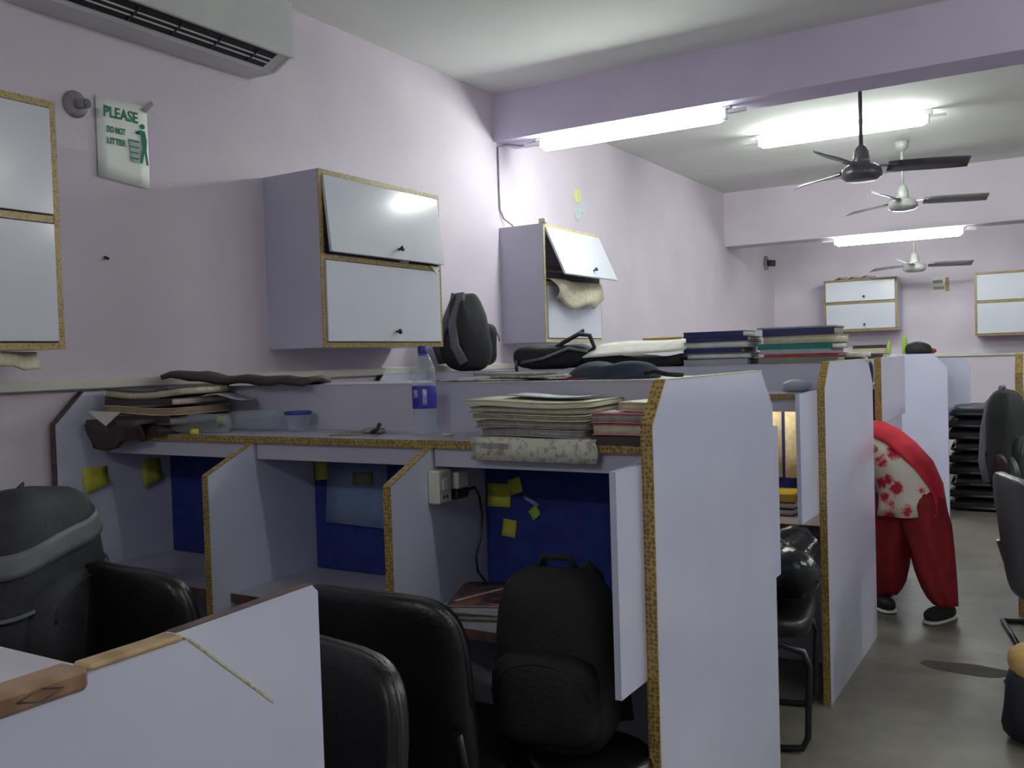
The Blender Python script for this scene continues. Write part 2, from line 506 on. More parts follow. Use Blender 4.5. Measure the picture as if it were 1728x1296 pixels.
# ------------------------------------------------------------------ air conditioner
AY0, AY1 = 1.95, 3.105
t = thing('air_conditioner', 'white split air conditioner unit mounted high on the left wall', 'air conditioner', (XW, (AY0+AY1)/2, 2.78))
MB().prism([(XW, 2.785), (-3.11, 2.785), (-3.09, 2.797), (-3.0, 2.835), (-2.985, 2.835), (-2.985, 3.07), (-3.02, 3.1), (XW, 3.1)], 'y', AY0, AY1-0.012).build('body', ACM, t)
MB().bbox(-2.988, -2.972, AY0-0.005, AY1+0.002, 2.83, 3.08, 0.004).build('front_panel', ACM, t)
MB().prism([(XW+0.01, 2.79), (-3.09, 2.787), (-3.0, 2.832), (-2.975, 2.835), (-2.98, 3.07), (-3.02, 3.095), (XW+0.01, 3.095)], 'y', AY1-0.012, AY1).build('end_cover', ACM, t)
MB().prism([(-3.088, 2.7945), (-3.0, 2.831), (-3.002, 2.836), (-3.09, 2.80)], 'y', AY0+0.05, AY1-0.08).build('air_vent', DARKV, t)
for fr in (0.36, 0.66):
    cx = -3.086+0.082*fr; cz = 2.796+0.033*fr
    MB().prism([(cx-0.003, cz-0.004), (cx+0.003, cz-0.0015), (cx+0.003, cz+0.001), (cx-0.003, cz-0.0015)], 'y', AY0+0.05, AY1-0.08).build('louver', ACM, t)
for k in range(5):
    yy = AY0+0.17+k*0.2
    MB().prism([(-3.084, 2.792), (-3.006, 2.823), (-3.006, 2.829), (-3.085, 2.797)], 'y', yy, yy+0.008).build('vane', BLACKP, t)

# ------------------------------------------------------------------ poster, pipe stub, small wall marks
t = thing('wall_poster', 'white poster with green print asking not to litter', 'poster', (XW, 2.4, 2.2))
g = []
for i in range(7):
    u = i/6
    row = []
    for j in range(6):
        v_ = j/5
        y = 2.285+0.235*v_
        z0 = 2.215 - 0.02*v_; z1 = 2.53
        bul = 0.004+0.008*(1-u)*abs(math.sin(3*v_+u))
        row.append((XW+0.002+bul, y, z1+(z0-z1)*u))
    g.append(row)
MB().sheet(g, 0.0012).build('sheet', mat('poster_white', (240, 244, 238), 0.5, col2=(232, 238, 230), scale=10), t)
def text_mesh(txt, size, pos, m, parent, width=None, name='lettering', rot=None, bold=0.0):
    cu = bpy.data.curves.new(name, 'FONT')
    cu.body = txt; cu.size = size; cu.extrude = 0.0004; cu.offset = bold
    tmp = bpy.data.objects.new('tmp_text', cu); C.objects.link(tmp)
    dg = bpy.context.evaluated_depsgraph_get(); dg.update()
    me = bpy.data.meshes.new_from_object(tmp.evaluated_get(dg))
    bpy.data.objects.remove(tmp, do_unlink=True)
    vs_ = [v_.co.copy() for v_ in me.vertices]
    x0 = min(v_.x for v_ in vs_); x1 = max(v_.x for v_ in vs_)
    sx = (width/(x1-x0)) if width else 1.0
    M = rot if rot is not None else Matrix(((0,0,1,0),(1,0,0,0),(0,1,0,0),(0,0,0,1)))
    b = MB()
    b.add([Vector(pos) + M @ Vector(((v_.x-x0)*sx, v_.y, v_.z)) for v_ in vs_], [tuple(p.vertices) for p in me.polygons])
    bpy.data.meshes.remove(me)
    return b.build(name, m, parent)
PX = XW+0.0145
text_mesh('PLEASE', 0.06, (PX, 2.315, 2.455), TEXTG, t, 0.155, bold=0.0012)
text_mesh('DO NOT', 0.034, (PX, 2.325, 2.395), TEXTG, t, 0.085, bold=0.0008)
text_mesh('LITTER', 0.034, (PX, 2.325, 2.35), TEXTG, t, 0.085, bold=0.0008)
def flat_x(poly, x0, x1, name, m, parent): return MB().prism(poly, 'x', x0, x1).build(name, m, parent)
flat_x([(2.423, 2.385), (2.472, 2.385), (2.462, 2.295), (2.436, 2.295)], PX-0.001, PX+0.0005, 'printed_bin', GREYC, t)
for k in range(4):
    flat_x([(2.423+0.002*k, 2.381-0.023*k), (2.472-0.002*k, 2.381-0.023*k), (2.471-0.002*k, 2.375-0.023*k), (2.424+0.002*k, 2.375-0.023*k)], PX+0.0005, PX+0.001, 'printed_bin_line', TEXTG, t)
flat_x([(2.476, 2.43), (2.5, 2.428), (2.508, 2.39), (2.505, 2.35), (2.512, 2.29), (2.503, 2.29), (2.495, 2.34), (2.484, 2.295), (2.474, 2.295), (2.486, 2.36), (2.484, 2.41), (2.46, 2.42), (2.455, 2.414)], PX-0.001, PX+0.0005, 'printed_figure', TEXTG, t)
flat_x([(2.49+0.011*math.cos(a*PI/6), 2.445+0.011*math.sin(a*PI/6)) for a in range(12)], PX-0.001, PX+0.0005, 'printed_head', TEXTG, t)
tag(MB().prism([(2.49, 2.515), (2.535, 2.56), (2.548, 2.548), (2.51, 2.505)], 'x', XW+0.013, XW+0.016).build('tape_strip', PIPE), 'strip of grey tape at the top corner of the poster', 'tape')
t = thing('pipe_stub', 'grey pipe stub with dark open end beside the poster', 'pipe', (XW, 2.2, 2.47))
MB().lathe([(0.05, XW), (0.052, XW+0.006), (0.04, XW+0.014), (0.03, XW+0.02)], (0, 2.2, 2.475), 20, 'x').build('wall_flange', PIPE, t)
MB().tube([(XW+0.01, 2.2, 2.475), (XW+0.03, 2.207, 2.474), (XW+0.055, 2.215, 2.472)], 0.02, 14).build('pipe', PIPE, t)
MB().tube([(XW+0.055, 2.215, 2.472), (XW+0.059, 2.216, 2.472)], 0.017, 14).build('open_end', BLACKP, t)
tag(MB().tube([(XW, 2.302, 1.9), (XW+0.02, 2.302, 1.893)], 0.006, 8).build('wall_nail', BLACKP), 'dark nail in the bare wall below the poster', 'nail')
t = thing('flower_sticker', 'faded yellow and pale flower sticker on the wall above the open cabinet', 'sticker', (XW, 6.43, 2.5))
for (yy, zz, rr, m) in ((6.43, 2.70, 0.06, FLOW1), (6.5, 2.62, 0.055, FLOW2), (6.42, 2.56, 0.06, FLOW2)):
    for k in range(6):
        a = k*PI/3
        cy, cz = yy+rr*0.6*math.cos(a), zz+rr*0.6*math.sin(a)
        flat_x([(cy+rr*0.42*math.cos(q*PI/5), cz+rr*0.42*math.sin(q*PI/5)) for q in range(10)], XW, XW+0.003+0.0003*k, 'petal', m, t)
t = thing('pipe_stub', 'brownish pipe stub high in the far left corner', 'pipe', (XW, 11.6, 2.5))
MB().lathe([(0.09, XW), (0.09, XW+0.02), (0.06, XW+0.03)], (0, 11.55, 2.55), 18, 'x').build('wall_flange', PIPE, t)
MB().tube([(XW+0.02, 11.55, 2.55), (XW+0.12, 11.56, 2.54)], 0.04, 12).build('pipe', BROWNF, t)

# ------------------------------------------------------------------ wall cabinets
def wall_cabinet(label, M, wd, dp, z0, z1, zm, open_up=0.0, open_lo=0.0, side=SIDE, band=GOLD, doorm=DOORL):
    """local: x along the wall (0..wd), y outwards from the wall (0..dp), z up; M maps to world"""
    t = thing('wall_cabinet', label, 'cabinet', M @ Vector((wd/2, 0, z0)), 0, 'wall cabinets with two flap doors')
    th = 0.02
    def P(name, b, m, parent=t): return b.xf(M).build(name, m, parent)
    P('side_panel', MB().box(0, th, 0, dp, z0, z1), side)
    P('side_panel', MB().box(wd-th, wd, 0, dp, z0, z1), side)
    P('top_panel', MB().box(th, wd-th, 0, dp, z1-th, z1), side)
    P('bottom_panel', MB().box(th, wd-th, 0, dp, z0, z0+th), side)
    P('shelf', MB().box(th, wd-th, 0.01, dp-0.002, zm-th/2, zm+th/2), side)
    P('back_panel', MB().box(th, wd-th, 0, 0.008, z0+th, z1-th), side)
    e = 0.004; b0, b1 = dp-0.001, dp+e
    P('edge_band', MB().box(-0.001, th+0.002, b0, b1, z0-0.001, z1+0.001), band)
    P('edge_band', MB().box(wd-th-0.002, wd+0.001, b0, b1, z0-0.001, z1+0.001), band)
    P('edge_band', MB().box(th, wd-th, b0, b1, z1-th-0.002, z1+0.001), band)
    P('edge_band', MB().box(th, wd-th, b0, b1, z0-0.001, z0+th+0.002), band)
    P('edge_band', MB().box(th, wd-th, b0, b1, zm-th/2-0.002, zm+th/2+0.002), band)
    for (za, zb, ang) in ((zm+th/2+0.006, z1-th-0.006, open_up), (z0+th+0.006, zm-th/2-0.006, open_lo)):
        h = zb-za
        D = T(0, dp-0.004, zb) @ Matrix.Rotation(ang, 4, 'X')
        b = MB().bbox(th+0.004, wd-th-0.004, 0, 0.016, -h, 0, 0.002)
        d = P('door', b.xf(D), doorm)
        kb = MB().lathe([(0.006, 0.0), (0.006, 0.012), (0.013, 0.02), (0.014, 0.026), (0.008, 0.031)], (wd*0.56, 0.016, -h+0.05), 14, 'y')
        P('knob', kb.xf(D), BLACKP, d)
    return t
def wall_M(y0): return Matrix(((0,1,0,XW),(1,0,0,y0),(0,0,1,0),(0,0,0,1)))
def far_M(x0): return Matrix(((1,0,0,x0),(0,-1,0,YFAR),(0,0,1,0),(0,0,0,1)))
wall_cabinet('pale wall cabinet cut by the left edge, below the air conditioner', wall_M(0.95), 0.95, 0.33, 1.53, 2.36, 1.965)
wall_cabinet('lavender wall cabinet above the water bottle, upper flap slightly ajar', wall_M(3.155), 0.93, 0.345, 1.53, 2.34, 1.945, R(6), 0.0)
wall_cabinet('wall cabinet stuffed with newspaper, upper flap hanging open', wall_M(5.262), 0.84, 0.33, 1.555, 2.325, 1.94, R(24), 0.0, band=GOLDP)
wall_cabinet('far wall cabinet, left of the two under the farthest fan', far_M(-2.56), 0.83, 0.32, 1.66, 2.28, 2.0, R(3), 0.0)
wall_cabinet('far wall cabinet at the right edge reflecting a tube light', far_M(-0.92), 0.95, 0.32, 1.55, 2.26, 1.93, R(-1), 0.0)
# newspaper hanging from the open cabinet
g = []
for i in range(11):
    u = i/10
    row = []
    for j in range(13):
        v_ = j/12
        y = 5.285+0.75*v_
        sag = 0.05*math.sin(PI*v_)
        if u < 0.4:
            x = -3.05+(u/0.4)*0.16; z = 1.975-0.02*u
        else:
            q = (u-0.4)/0.6
            x = -2.89+0.05*math.sin(q*2.2)+0.025*math.sin(v_*9+q*3); z = 1.965-(0.13+sag)*q+0.02*math.sin(v_*14)*q
        row.append((x, y, z))
    g.append(row)
tag(MB().sheet(g, 0.004).build('newspaper', CREAM), 'crumpled yellowed newspaper spilling out of the open wall cabinet', 'newspaper')
g = [[(-3.2+0.006*math.sin(j)+0.025*i, 5.32+0.09*j, 2.1-0.008*i+0.01*math.sin(i*2+j)) for j in range(8)] for i in range(9)]
tag(MB().sheet(g, 0.01).build('newspaper', GREYP), 'grey folded newspaper deeper inside the open wall cabinet', 'newspaper')
tag(MB().prism([(3.98, 1.955), (4.06, 1.953), (4.035, 1.915)], 'x', -2.895, -2.89).build('paper_slip', PAPER), 'white paper corner poking from between the flaps of the cabinet', 'paper')
tag(MB().bbox(-2.898, -2.888, 3.72, 3.79, 1.957, 1.966, 0.002).build('paper_slip', PAPER), 'tiny white slip wedged under the ajar cabinet flap', 'paper')
g = [[(-2.97+0.03*math.sin(i*1.3)+0.02*j/4, 1.35+0.055*i, 1.523-0.006*j-(0.028+0.01*math.sin(i*1.7))*(j/4)) for j in range(5)] for i in range(10)]
tag(MB().sheet(g, 0.006).build('newspaper', CREAM), 'crumpled newspaper tucked under the left-edge cabinet', 'newspaper')
# stuff on cabinet tops
tag(MB().bbox(-2.95, -2.9, 5.262, 5.29, 2.327, 2.36, 0.004).build('cabinet_clip', CREAMP), 'small cream clip on the top corner of the open cabinet', 'clip')
g = [[(-2.45+0.05*i, 11.66+0.06*j, 2.285+0.035*abs(math.sin(i*1.1))+0.004*j) for j in range(4)] for i in range(10)]
tag(MB().sheet(g, 0.01).build('paper_bundle', CREAM), 'crumpled papers lying on top of the far left cabinet', 'papers')
t = thing('wall_notice', 'small notice with green lines and a brown mark on the far wall', 'notice', (-1.27, YFAR, 2.1))
MB().box(-1.4, -1.2, YFAR-0.004, YFAR, 2.08, 2.26).build('card', PAPER, t)
MB().box(-1.385, -1.28, YFAR-0.006, YFAR-0.004, 2.19, 2.225).build('printed_line', SAGE, t)
MB().box(-1.385, -1.26, YFAR-0.006, YFAR-0.004, 2.115, 2.15).build('printed_line', SAGE, t)
MB().box(-1.25, -1.21, YFAR-0.007, YFAR-0.004, 2.09, 2.25).build('printed_mark', TANP, t)

# ------------------------------------------------------------------ carrel rows
def strip_x(path, x0, x1, th, m, parent, name='edge_band'):
    """edging along a (y,z) path, spanning x0..x1, offset outward by th (left-hand side of the path)"""
    for (a, b) in zip(path[:-1], path[1:]):
        d = Vector((b[0]-a[0], b[1]-a[1])); d.normalize()
        n = Vector((-d.y, d.x))*th
        MB().prism([a, b, (b[0]+n.x, b[1]+n.y), (a[0]+n.x, a[1]+n.y)], 'x', x0, x1).build(name, m, parent)
def panel_x(name, poly, x, th, m, parent): return MB().prism(poly, 'x', x-th/2, x+th/2).build(name, m, parent)

def carrel_row(label, yf, ys, yb, yr, xdiv, xend, zshelf, ztop, zdesk, x0=-3.21, wall_div=True, inner=None, pin_z=None):
    t = thing('study_carrel_row', label, 'study carrel', ((x0+xend)/2, yb, 0), 0, 'rows of study carrels')
    P = lambda n, b, m, p=t: b.build(n, m, p)
    # end panel with chamfered corners
    poly = [(yf, 0.0), (yf, ztop-0.105), (yf+0.09, ztop), (yr-0.12, ztop), (yr, ztop-0.12), (yr, 0.0)]
    e = panel_x('end_panel', poly, xend, 0.027, LAM, t)
    strip_x(poly[0:3], xend-0.015, xend+0.015, 0.004, GOLD, e)
    strip_x(poly[2:5], xend-0.0145, xend+0.0145, 0.003, GOLDP, e)
    xi = xend-0.017
    P('back_panel', MB().box(x0, xi, yb-0.01, yb+0.01, 0.0, ztop-0.013), SIDE)
    P('top_edge', MB().box(x0, xi, yb-0.012, yb+0.012, ztop-0.013, ztop-0.009), TOPW)
    sh = P('shelf', MB().box(x0, xi, ys, yb-0.01, zshelf-0.022, zshelf), TOPW)
    P('edge_band', MB().box(x0, xi, ys-0.004, ys, zshelf-0.023, zshelf+0.001), GOLDX, sh)
    ds = P('desktop', MB().box(x0, xi, yf+0.08, yb-0.01, zdesk-0.025, zdesk), TOPW)
    P('edge_band', MB().box(x0, xi, yf+0.076, yf+0.08, zdesk-0.026, zdesk+0.001), BROWN, ds)
    xs = [x0] + list(xdiv) + [xi]
    for a, b in zip(xs[:-1], xs[1:]):
        P('fascia', MB().box(a+0.016, b-(0.012 if b != xi else 0.02), ys+0.012, ys+0.022, zshelf-0.078, zshelf-0.022), SIDE)
        zp = pin_z if pin_z else zshelf-0.05
        P('pinboard', MB().bbox(a+0.016, b-0.016, yb-0.026, yb-0.0105, zdesk+0.004, zp, 0.003), BLUE)
    for x in xdiv:
        poly = [(yf, 0.0), (yf, zshelf-0.112), (ys, zshelf-0.024), (yb-0.01, zshelf-0.024), (yb-0.01, 0.0)]
        d = panel_x('divider', poly, x, 0.024, LAM, t)
        strip_x(poly[0:3], x-0.013, x+0.013, 0.003, GOLD, d)
    if wall_div:
        poly = [(yf, 0.0), (yf, ztop-0.13), (yf+0.12, ztop-0.013), (yb+0.01, ztop-0.013), (yb+0.01, 0.0)]
        d = panel_x('wall_side_panel', poly, x0-0.014, 0.024, LAM, t)
        strip_x(poly[0:3], x0-0.027, x0-0.001, 0.006, BROWN, d)
    if inner:   # wider middle board on the inner face of the end panel, standing out past both its edges
        ya, za, zb = inner
        panel_x('side_board', [(ya, za), (ya, zb), (yr+0.16, zb), (yr+0.16, za)], xend-0.022, 0.016, LAM, t)
    # rear-facing side: top shelf and side board
    P('rear_top_shelf', MB().box(x0, xi, yb+0.012, yb+0.36, ztop-0.026, ztop-0.009), TOPW)
    P('rear_desktop', MB().box(x0, xi, yb+0.012, yr-0.06, zdesk-0.025, zdesk), TOPW)
    return t
ROW1 = carrel_row('nearest full row of lavender study carrels holding the water bottle', 2.04, 2.24, 2.55, 3.07, (-2.411, -1.659), -0.865, 1.213, 1.387, 0.70, inner=(1.888, 0.67, 1.19), pin_z=1.13)
ROW2 = carrel_row('second study carrel row with the lit reading lamp and book stacks on top', 3.83, 4.06, 4.36, 4.88, (-2.411, -1.659), -0.865, 1.262, 1.398, 0.72, inner=(3.54, 0.79, 1.285))
# third row: only its upper hutch end shows past the second
t = thing('study_carrel_row', 'third study carrel row with a short upper side board, behind the stooping person', 'study carrel', (-2.1, 5.95, 0), 0, 'rows of study carrels')
pp = [(5.5, 1.03), (5.5, 1.395), (6.36, 1.395), (6.36, 1.03)]
e = panel_x('upper_side_board', pp, -0.93, 0.034, LAM, t)
strip_x([(5.5, 1.03), (5.5, 1.395)], -0.949, -0.911, 0.004, GOLD, e)
panel_x('lower_side_board', [(5.62, 0.0), (5.62, 1.03), (6.36, 1.03), (6.36, 0)], -0.945, 0.02, LAM, t)
MB().box(-3.21, -0.95, 5.95, 5.97, 0, 1.385).build('back_panel', SIDE, t)
MB().box(-3.21, -0.95, 5.62, 5.95, 1.22, 1.245).build('shelf', TOPW, t)
MB().box(-3.21, -0.95, 5.97, 6.3, 1.365, 1.385).build('rear_top_shelf', TOPW, t)
MB().box(-3.21, -0.955, 5.6, 5.95, 0.7, 0.725).build('desktop', TOPW, t)
MB().box(-3.19, -0.96, 5.935, 5.949, 0.73, 1.2).build('pinboard', BLUE, t)
# far carrels that open towards the aisle: two dividers facing the camera
t = thing('study_carrel_row', 'far study carrels against the left side opening towards the aisle', 'study carrel', (-1.6, 8.9, 0), 0, 'rows of study carrels')
def panel_y(name, poly, y, th, m, parent): return MB().prism(poly, 'y', y-th/2, y+th/2).build(name, m, parent)
panel_y('divider', [(-2.4, 0), (-2.4, 1.39), (-1.0, 1.39), (-0.885, 1.27), (-0.885, 0)], 8.48, 0.03, LAM, t)
panel_y('divider', [(-2.4, 0.69), (-2.4, 1.33), (-0.86, 1.33), (-0.80, 1.26), (-0.80, 0.69)], 9.45, 0.03, LAM, t)
MB().box(-2.4, -2.38, 8.495, 10.4, 0, 1.385).build('back_panel', SIDE, t)
MB().box(-2.38, -1.1, 8.495, 9.435, 1.36, 1.385).build('top_shelf', TOPW, t)
MB().box(-2.38, -0.95, 8.495, 9.435, 0.7, 0.725).build('desktop', TOPW, t)
# row across the aisle, right edge of the picture
t = thing('study_carrel_row', 'study carrel row across the aisle, cut by the right edge', 'study carrel', (1.2, 5.95, 0), 0, 'rows of study carrels')
poly = [(5.56, 0), (5.56, 1.29), (5.64, 1.395), (6.4, 1.395), (6.5, 1.28), (6.5, 0)]
e = panel_x('end_panel', poly, -0.238, 0.034, LAM, t)
strip_x(poly[0:3], -0.257, -0.219, 0.004, GOLD, e)
MB().box(-0.22, 2.6, 6.0, 6.02, 0, 1.38).build('back_panel', SIDE, t)
MB().box(-0.22, 2.6, 5.72, 6.0, 1.2, 1.222).build('shelf', TOPW, t)
MB().box(-0.22, 2.6, 5.64, 6.0, 0.7, 0.725).build('desktop', TOPW, t)
MB().bbox(-0.2, 2.58, 5.985, 5.9995, 0.74, 1.16, 0.003).build('pinboard', BLUE, t)
# foreground row: its end panel with a second panel standing proud behind it
t = thing('study_carrel_row', 'closest study carrel end panel with a wood-printed top edge, lower left', 'study carrel', (-1.6, 0.2, 0), 0, 'rows of study carrels')
poly = [(-0.6, 0), (-0.6, 1.11), (0.768, 1.11), (0.905, 0.985), (0.905, 0)]
e = panel_x('end_panel', poly, -0.962, 0.024, LAM, t)
strip_x(poly[2:4], -0.972, -0.949, 0.003, GOLDP, e)
MB().bbox(-0.988, -0.955, 0.635, 0.765, 1.11, 1.118, 0.003).build('edge_band', WOODL, e)
MB().bbox(-0.992, -0.944, -0.6, 0.628, 1.095, 1.12, 0.005).build('edge_band', WOOD, e)
b = panel_x('rear_side_board', [(0.2, 0.0), (0.2, 1.107), (0.6, 1.112), (1.015, 1.122), (1.027, 1.11), (1.03, 0.0)], -0.984, 0.018, LAM, t)
strip_x([(0.77, 1.1165), (1.015, 1.1222)], -0.993, -0.975, 0.001, BROWN, b)
for yc in (0.5, 0.57):   # printed diamond outlines on the wood band
    for (p, q) in (((-0.026, 0), (0, 0.007)), ((0, 0.007), (0.026, 0)), ((0.026, 0), (0, -0.007)), ((0, -0.007), (-0.026, 0))):
        MB().tube([(-0.9435, yc+p[0], 1.108+p[1]), (-0.9435, yc+q[0], 1.108+q[1])], 0.001, 6).build('printed_motif', BROWN, e)
MB().box(-3.2, -0.995, 0.25, 0.27, 0, 1.0).build('back_panel', SIDE, t)
MB().box(-3.2, -0.995, 0.27, 0.76, 1.03, 1.05).build('top_shelf', TOPW, t)
MB().box(-3.2, -0.995, 0.27, 0.8, 0.68, 0.705).build('desktop', TOPW, t)

# ------------------------------------------------------------------ chairs
def make_chair(label, seat_m=LEATH, w=0.5):
    t = thing('visitor_chair', label, 'chair', (0, 0, 0), 0, 'black visitor chairs')
    b = MB().blob((0, 0.02, 0.445), (w-0.02, 0.47, 0.085), 0.42, 1, 0.012, 5)
    b.build('seat', seat_m, t, True)
    b = MB().blob((0, 0, 0), (w, 0.075, 0.50), 0.42, 2, 0.01, 5, 30, 18)
    for q in b.v:
        q.y += 0.55*q.x*q.x - 0.12*(q.z+0.1)
    b.xf(T(0, -0.255, 0.672)).build('backrest', LEATH, t, True)
    fr = MB()
    for sx in (-1, 1):
        x = sx*(w/2-0.02)
        fr.tube([(x, -0.27, 0.62), (x, -0.235, 0.5), (x, -0.2, 0.42), (x, -0.15, 0.39), (x, 0.15, 0.39), (x, 0.23, 0.37), (x, 0.25, 0.32), (x, 0.24, 0.06), (x, 0.22, 0.02), (x, 0.16, 0.013), (x, -0.2, 0.013), (x, -0.25, 0.013)], 0.0125, 8)
    fr.tube([(-(w/2-0.02), -0.25, 0.013), (w/2-0.02, -0.25, 0.013)], 0.0125, 8)
    fr.tube([(-(w/2-0.02), 0.1, 0.39), (w/2-0.02, 0.1, 0.39)], 0.011, 8)
    fr.build('frame', METB, t, True)
    pipe = MB()
    pts = []
    for k in range(25):
        a = PI*k/24
        xx = (w/2-0.004)*math.copysign(abs(math.cos(a))**0.42, math.cos(a)); zz = 0.246*abs(math.sin(a))**0.42
        pts.append((xx, -0.255+0.55*xx*xx-0.12*(zz+0.1), 0.672+zz))
    pipe.tube(pts, 0.009, 8)
    pipe.build('back_piping', BLACKP, t, True)
    return t
CH = make_chair('black chair pulled up to the middle carrel, right of the grey backpack')
CH.location = (-2.17, 1.86, 0); CH.rotation_euler = (0, 0, R(-4))
dup(CH, (-1.42, 1.93, 0), R(2), 'black chair in front of the carrel with the black backpack')
dup(CH, (-1.27, 1.02, 0), R(180-8), 'black chair with glossy rim partly behind the closest end panel')
dup(CH, (-2.8, 1.14, 0), R(180), 'chair the grey backpack hangs on at the left edge')
dup(CH, (-1.1, 3.52, 0), R(-80), 'chair with clutter on it in the second carrel row gap')
dup(CH, (-0.03, 5.22, 0), R(-78), 'dark chair with a bag on its back at the right edge')
CT = dup(CH, (0, 0, 0), 0, 'black chair beside the navy sack at the lower right edge')
CT.location = (0.06, 4.28, 0); CT.rotation_euler = (0, 0, R(-70))
t = thing('sack', 'navy sack with a tan top on the floor at the lower right edge', 'sack', (-0.1, 3.84, 0))
MB().blob((-0.1, 3.84, 0.14), (0.26, 0.3, 0.3), 0.6, 13, 0.03, 7, zmin=0.001).build('sack_body', mat('navy_bag', (30, 32, 48), 0.7, col2=(24, 26, 40), scale=14, bump=0.3), t)
MB().blob((-0.1, 3.84, 0.28), (0.25, 0.29, 0.14), 0.8, 4, 0.02, 7).build('sack_top', mat('cushion_tan', (206, 170, 104), 0.8, col2=(190, 150, 86), scale=12, bump=0.2), t)

# ------------------------------------------------------------------ backpacks and bags
def backpack(label, loc, rz, w, d, h, m, sm, seed=1, band=False, tilt=0.0, name='backpack', taper=0.18, handle=True):
    t = thing(name, label, 'backpack', loc, rz)
    MX = Matrix.Rotation(tilt, 4, 'X')
    b = MB().blob((0, 0, 0), (w, d, h), 0.55, seed, 0.03, 5, 30, 20)
    for q in b.v:
        k = 1.0 - taper*max(0, q.z/h+0.2)*1.5
        q.x *= k; q.y *= 1-(1-k)*0.6
    b.xf(MX @ T(0, 0, h/2)).build('body', m, t, True)
    b = MB().blob((0, -d*0.42, h*0.32), (w*0.78, d*0.45, h*0.5), 0.5, seed+1, 0.02, 6)
    pk = b.xf(MX).build('front_pocket', m, t, True)
    zp = [(w*0.36*math.cos(a), -d*0.62, h*0.36+h*0.17*math.sin(a)) for a in [PI*k/10 for k in range(11)]]
    MB().tube(zp, 0.004, 6).xf(MX).build('zipper', sm, pk, True)
    if handle: MB().tube([(-0.05, 0.02, h*0.96), (-0.035, 0.02, h*1.03), (0.035, 0.02, h*1.03), (0.05, 0.02, h*0.96)], 0.009, 8).xf(MX).build('grab_handle', sm, t, True)
    for sx in (-1, 1):
        kt = 1-taper*0.9
        pts = [(sx*w*0.2*kt, d*0.2, h*0.97), (sx*w*0.26*kt, d*0.5*kt, h*0.88), (sx*w*0.3*kt, d*0.62*(1-taper*0.4), h*0.6), (sx*w*0.36, d*0.58, h*0.3), (sx*w*0.42, d*0.4, h*0.1)]
        MB().tube(pts, 0.028, 8, True, 0.25).xf(MX).build('shoulder_strap', sm, t, True)
    if band:
        def sp(w_, p): return math.copysign(abs(w_)**p, w_)
        for (za, zb_, gr) in ((0.67, 0.79, 1.05), (0.47, 0.49, 1.06)):
            g = []
            for i in range(5):
                row = []
                for k in range(25):
                    lo = PI*0.9+PI*1.3*k/24
                    zr = (za+(zb_-za)*i/4-0.5)*2+0.16*math.cos(lo)
                    cl = max(0.05, 1-abs(zr)**(2/0.55))**0.5
                    tp = 1.0 - taper*max(0, zr/2+0.2)*1.5
                    row.append((gr*sp(cl, 0.55)*sp(math.cos(lo), 0.55)*w/2*tp, gr*sp(cl, 0.55)*sp(math.sin(lo), 0.55)*d/2*(1-(1-tp)*0.6), h/2+zr*h/2))
                g.append(row)
            MB().sheet(g, 0.006).xf(MX).build('reflective_band', BANDG, t, True)
    return t
backpack('charcoal backpack with grey straps standing behind the lavender wall cabinet', (-3.04, 4.52, 1.389), R(150), 0.36, 0.24, 0.47, BAGB, STRAPG, 3, taper=0.62, handle=False)
backpack('black backpack standing on the stool in front of the end carrel', (-1.105, 2.0, 0.488), R(8), 0.34, 0.2, 0.45, BAGB, BAGB, 5)
backpack('dark grey backpack with light bands hanging at the left edge', (-2.47, 1.47, 0.62), R(115), 0.46, 0.3, 0.52, BAGG, BAGG, 8, True, handle=False)
backpack('dark bag hung over the chair at the right edge', (-0.28, 5.24, 0.72), R(80), 0.36, 0.15, 0.5, BAGB, STRAPG, 11)
t = thing('stool', 'black stool under the backpack in front of the end carrel', 'stool', (-1.02, 2.0, 0))
MB().lathe([(0.12, 0.445), (0.15, 0.45), (0.155, 0.465), (0.15, 0.482), (0.12, 0.487)], (-1.02, 2.0, 0), 24).build('seat', LEATH, t)
for k in range(4):
    a = PI/4+k*PI/2
    MB().tube([(-1.02+0.1*math.cos(a), 2.0+0.1*math.sin(a), 0.445), (-1.02+0.15*math.cos(a), 2.0+0.15*math.sin(a), 0.0)], 0.012, 8).build('leg', METB, t)
MB().tube([(-1.02+0.127*math.cos(q*PI/12), 2.0+0.127*math.sin(q*PI/12), 0.2) for q in range(25)], 0.008, 8).build('foot_ring', METB, t)
t = thing('chair_clutter', 'glossy dark plastic bag heaped on the chair in the second row gap', 'plastic bag', (-1.03, 3.6, 0.49))
MB().blob((-1.03, 3.6, 0.6), (0.36, 0.36, 0.26), 0.8, 15, 0.12, 9, 34, 22, zmin=0.492).build('bag_body', mat('glossy_dark_plastic', (44, 46, 52), 0.15, col2=(30, 32, 38), scale=10, bump=0.5, bscale=25), t)
MB().tube([(-1.09, 3.56, 0.68), (-1.0, 3.5, 0.78), (-0.93, 3.54, 0.7)], 0.012, 8, True, 0.4).build('bag_handle', STRAPG, t)
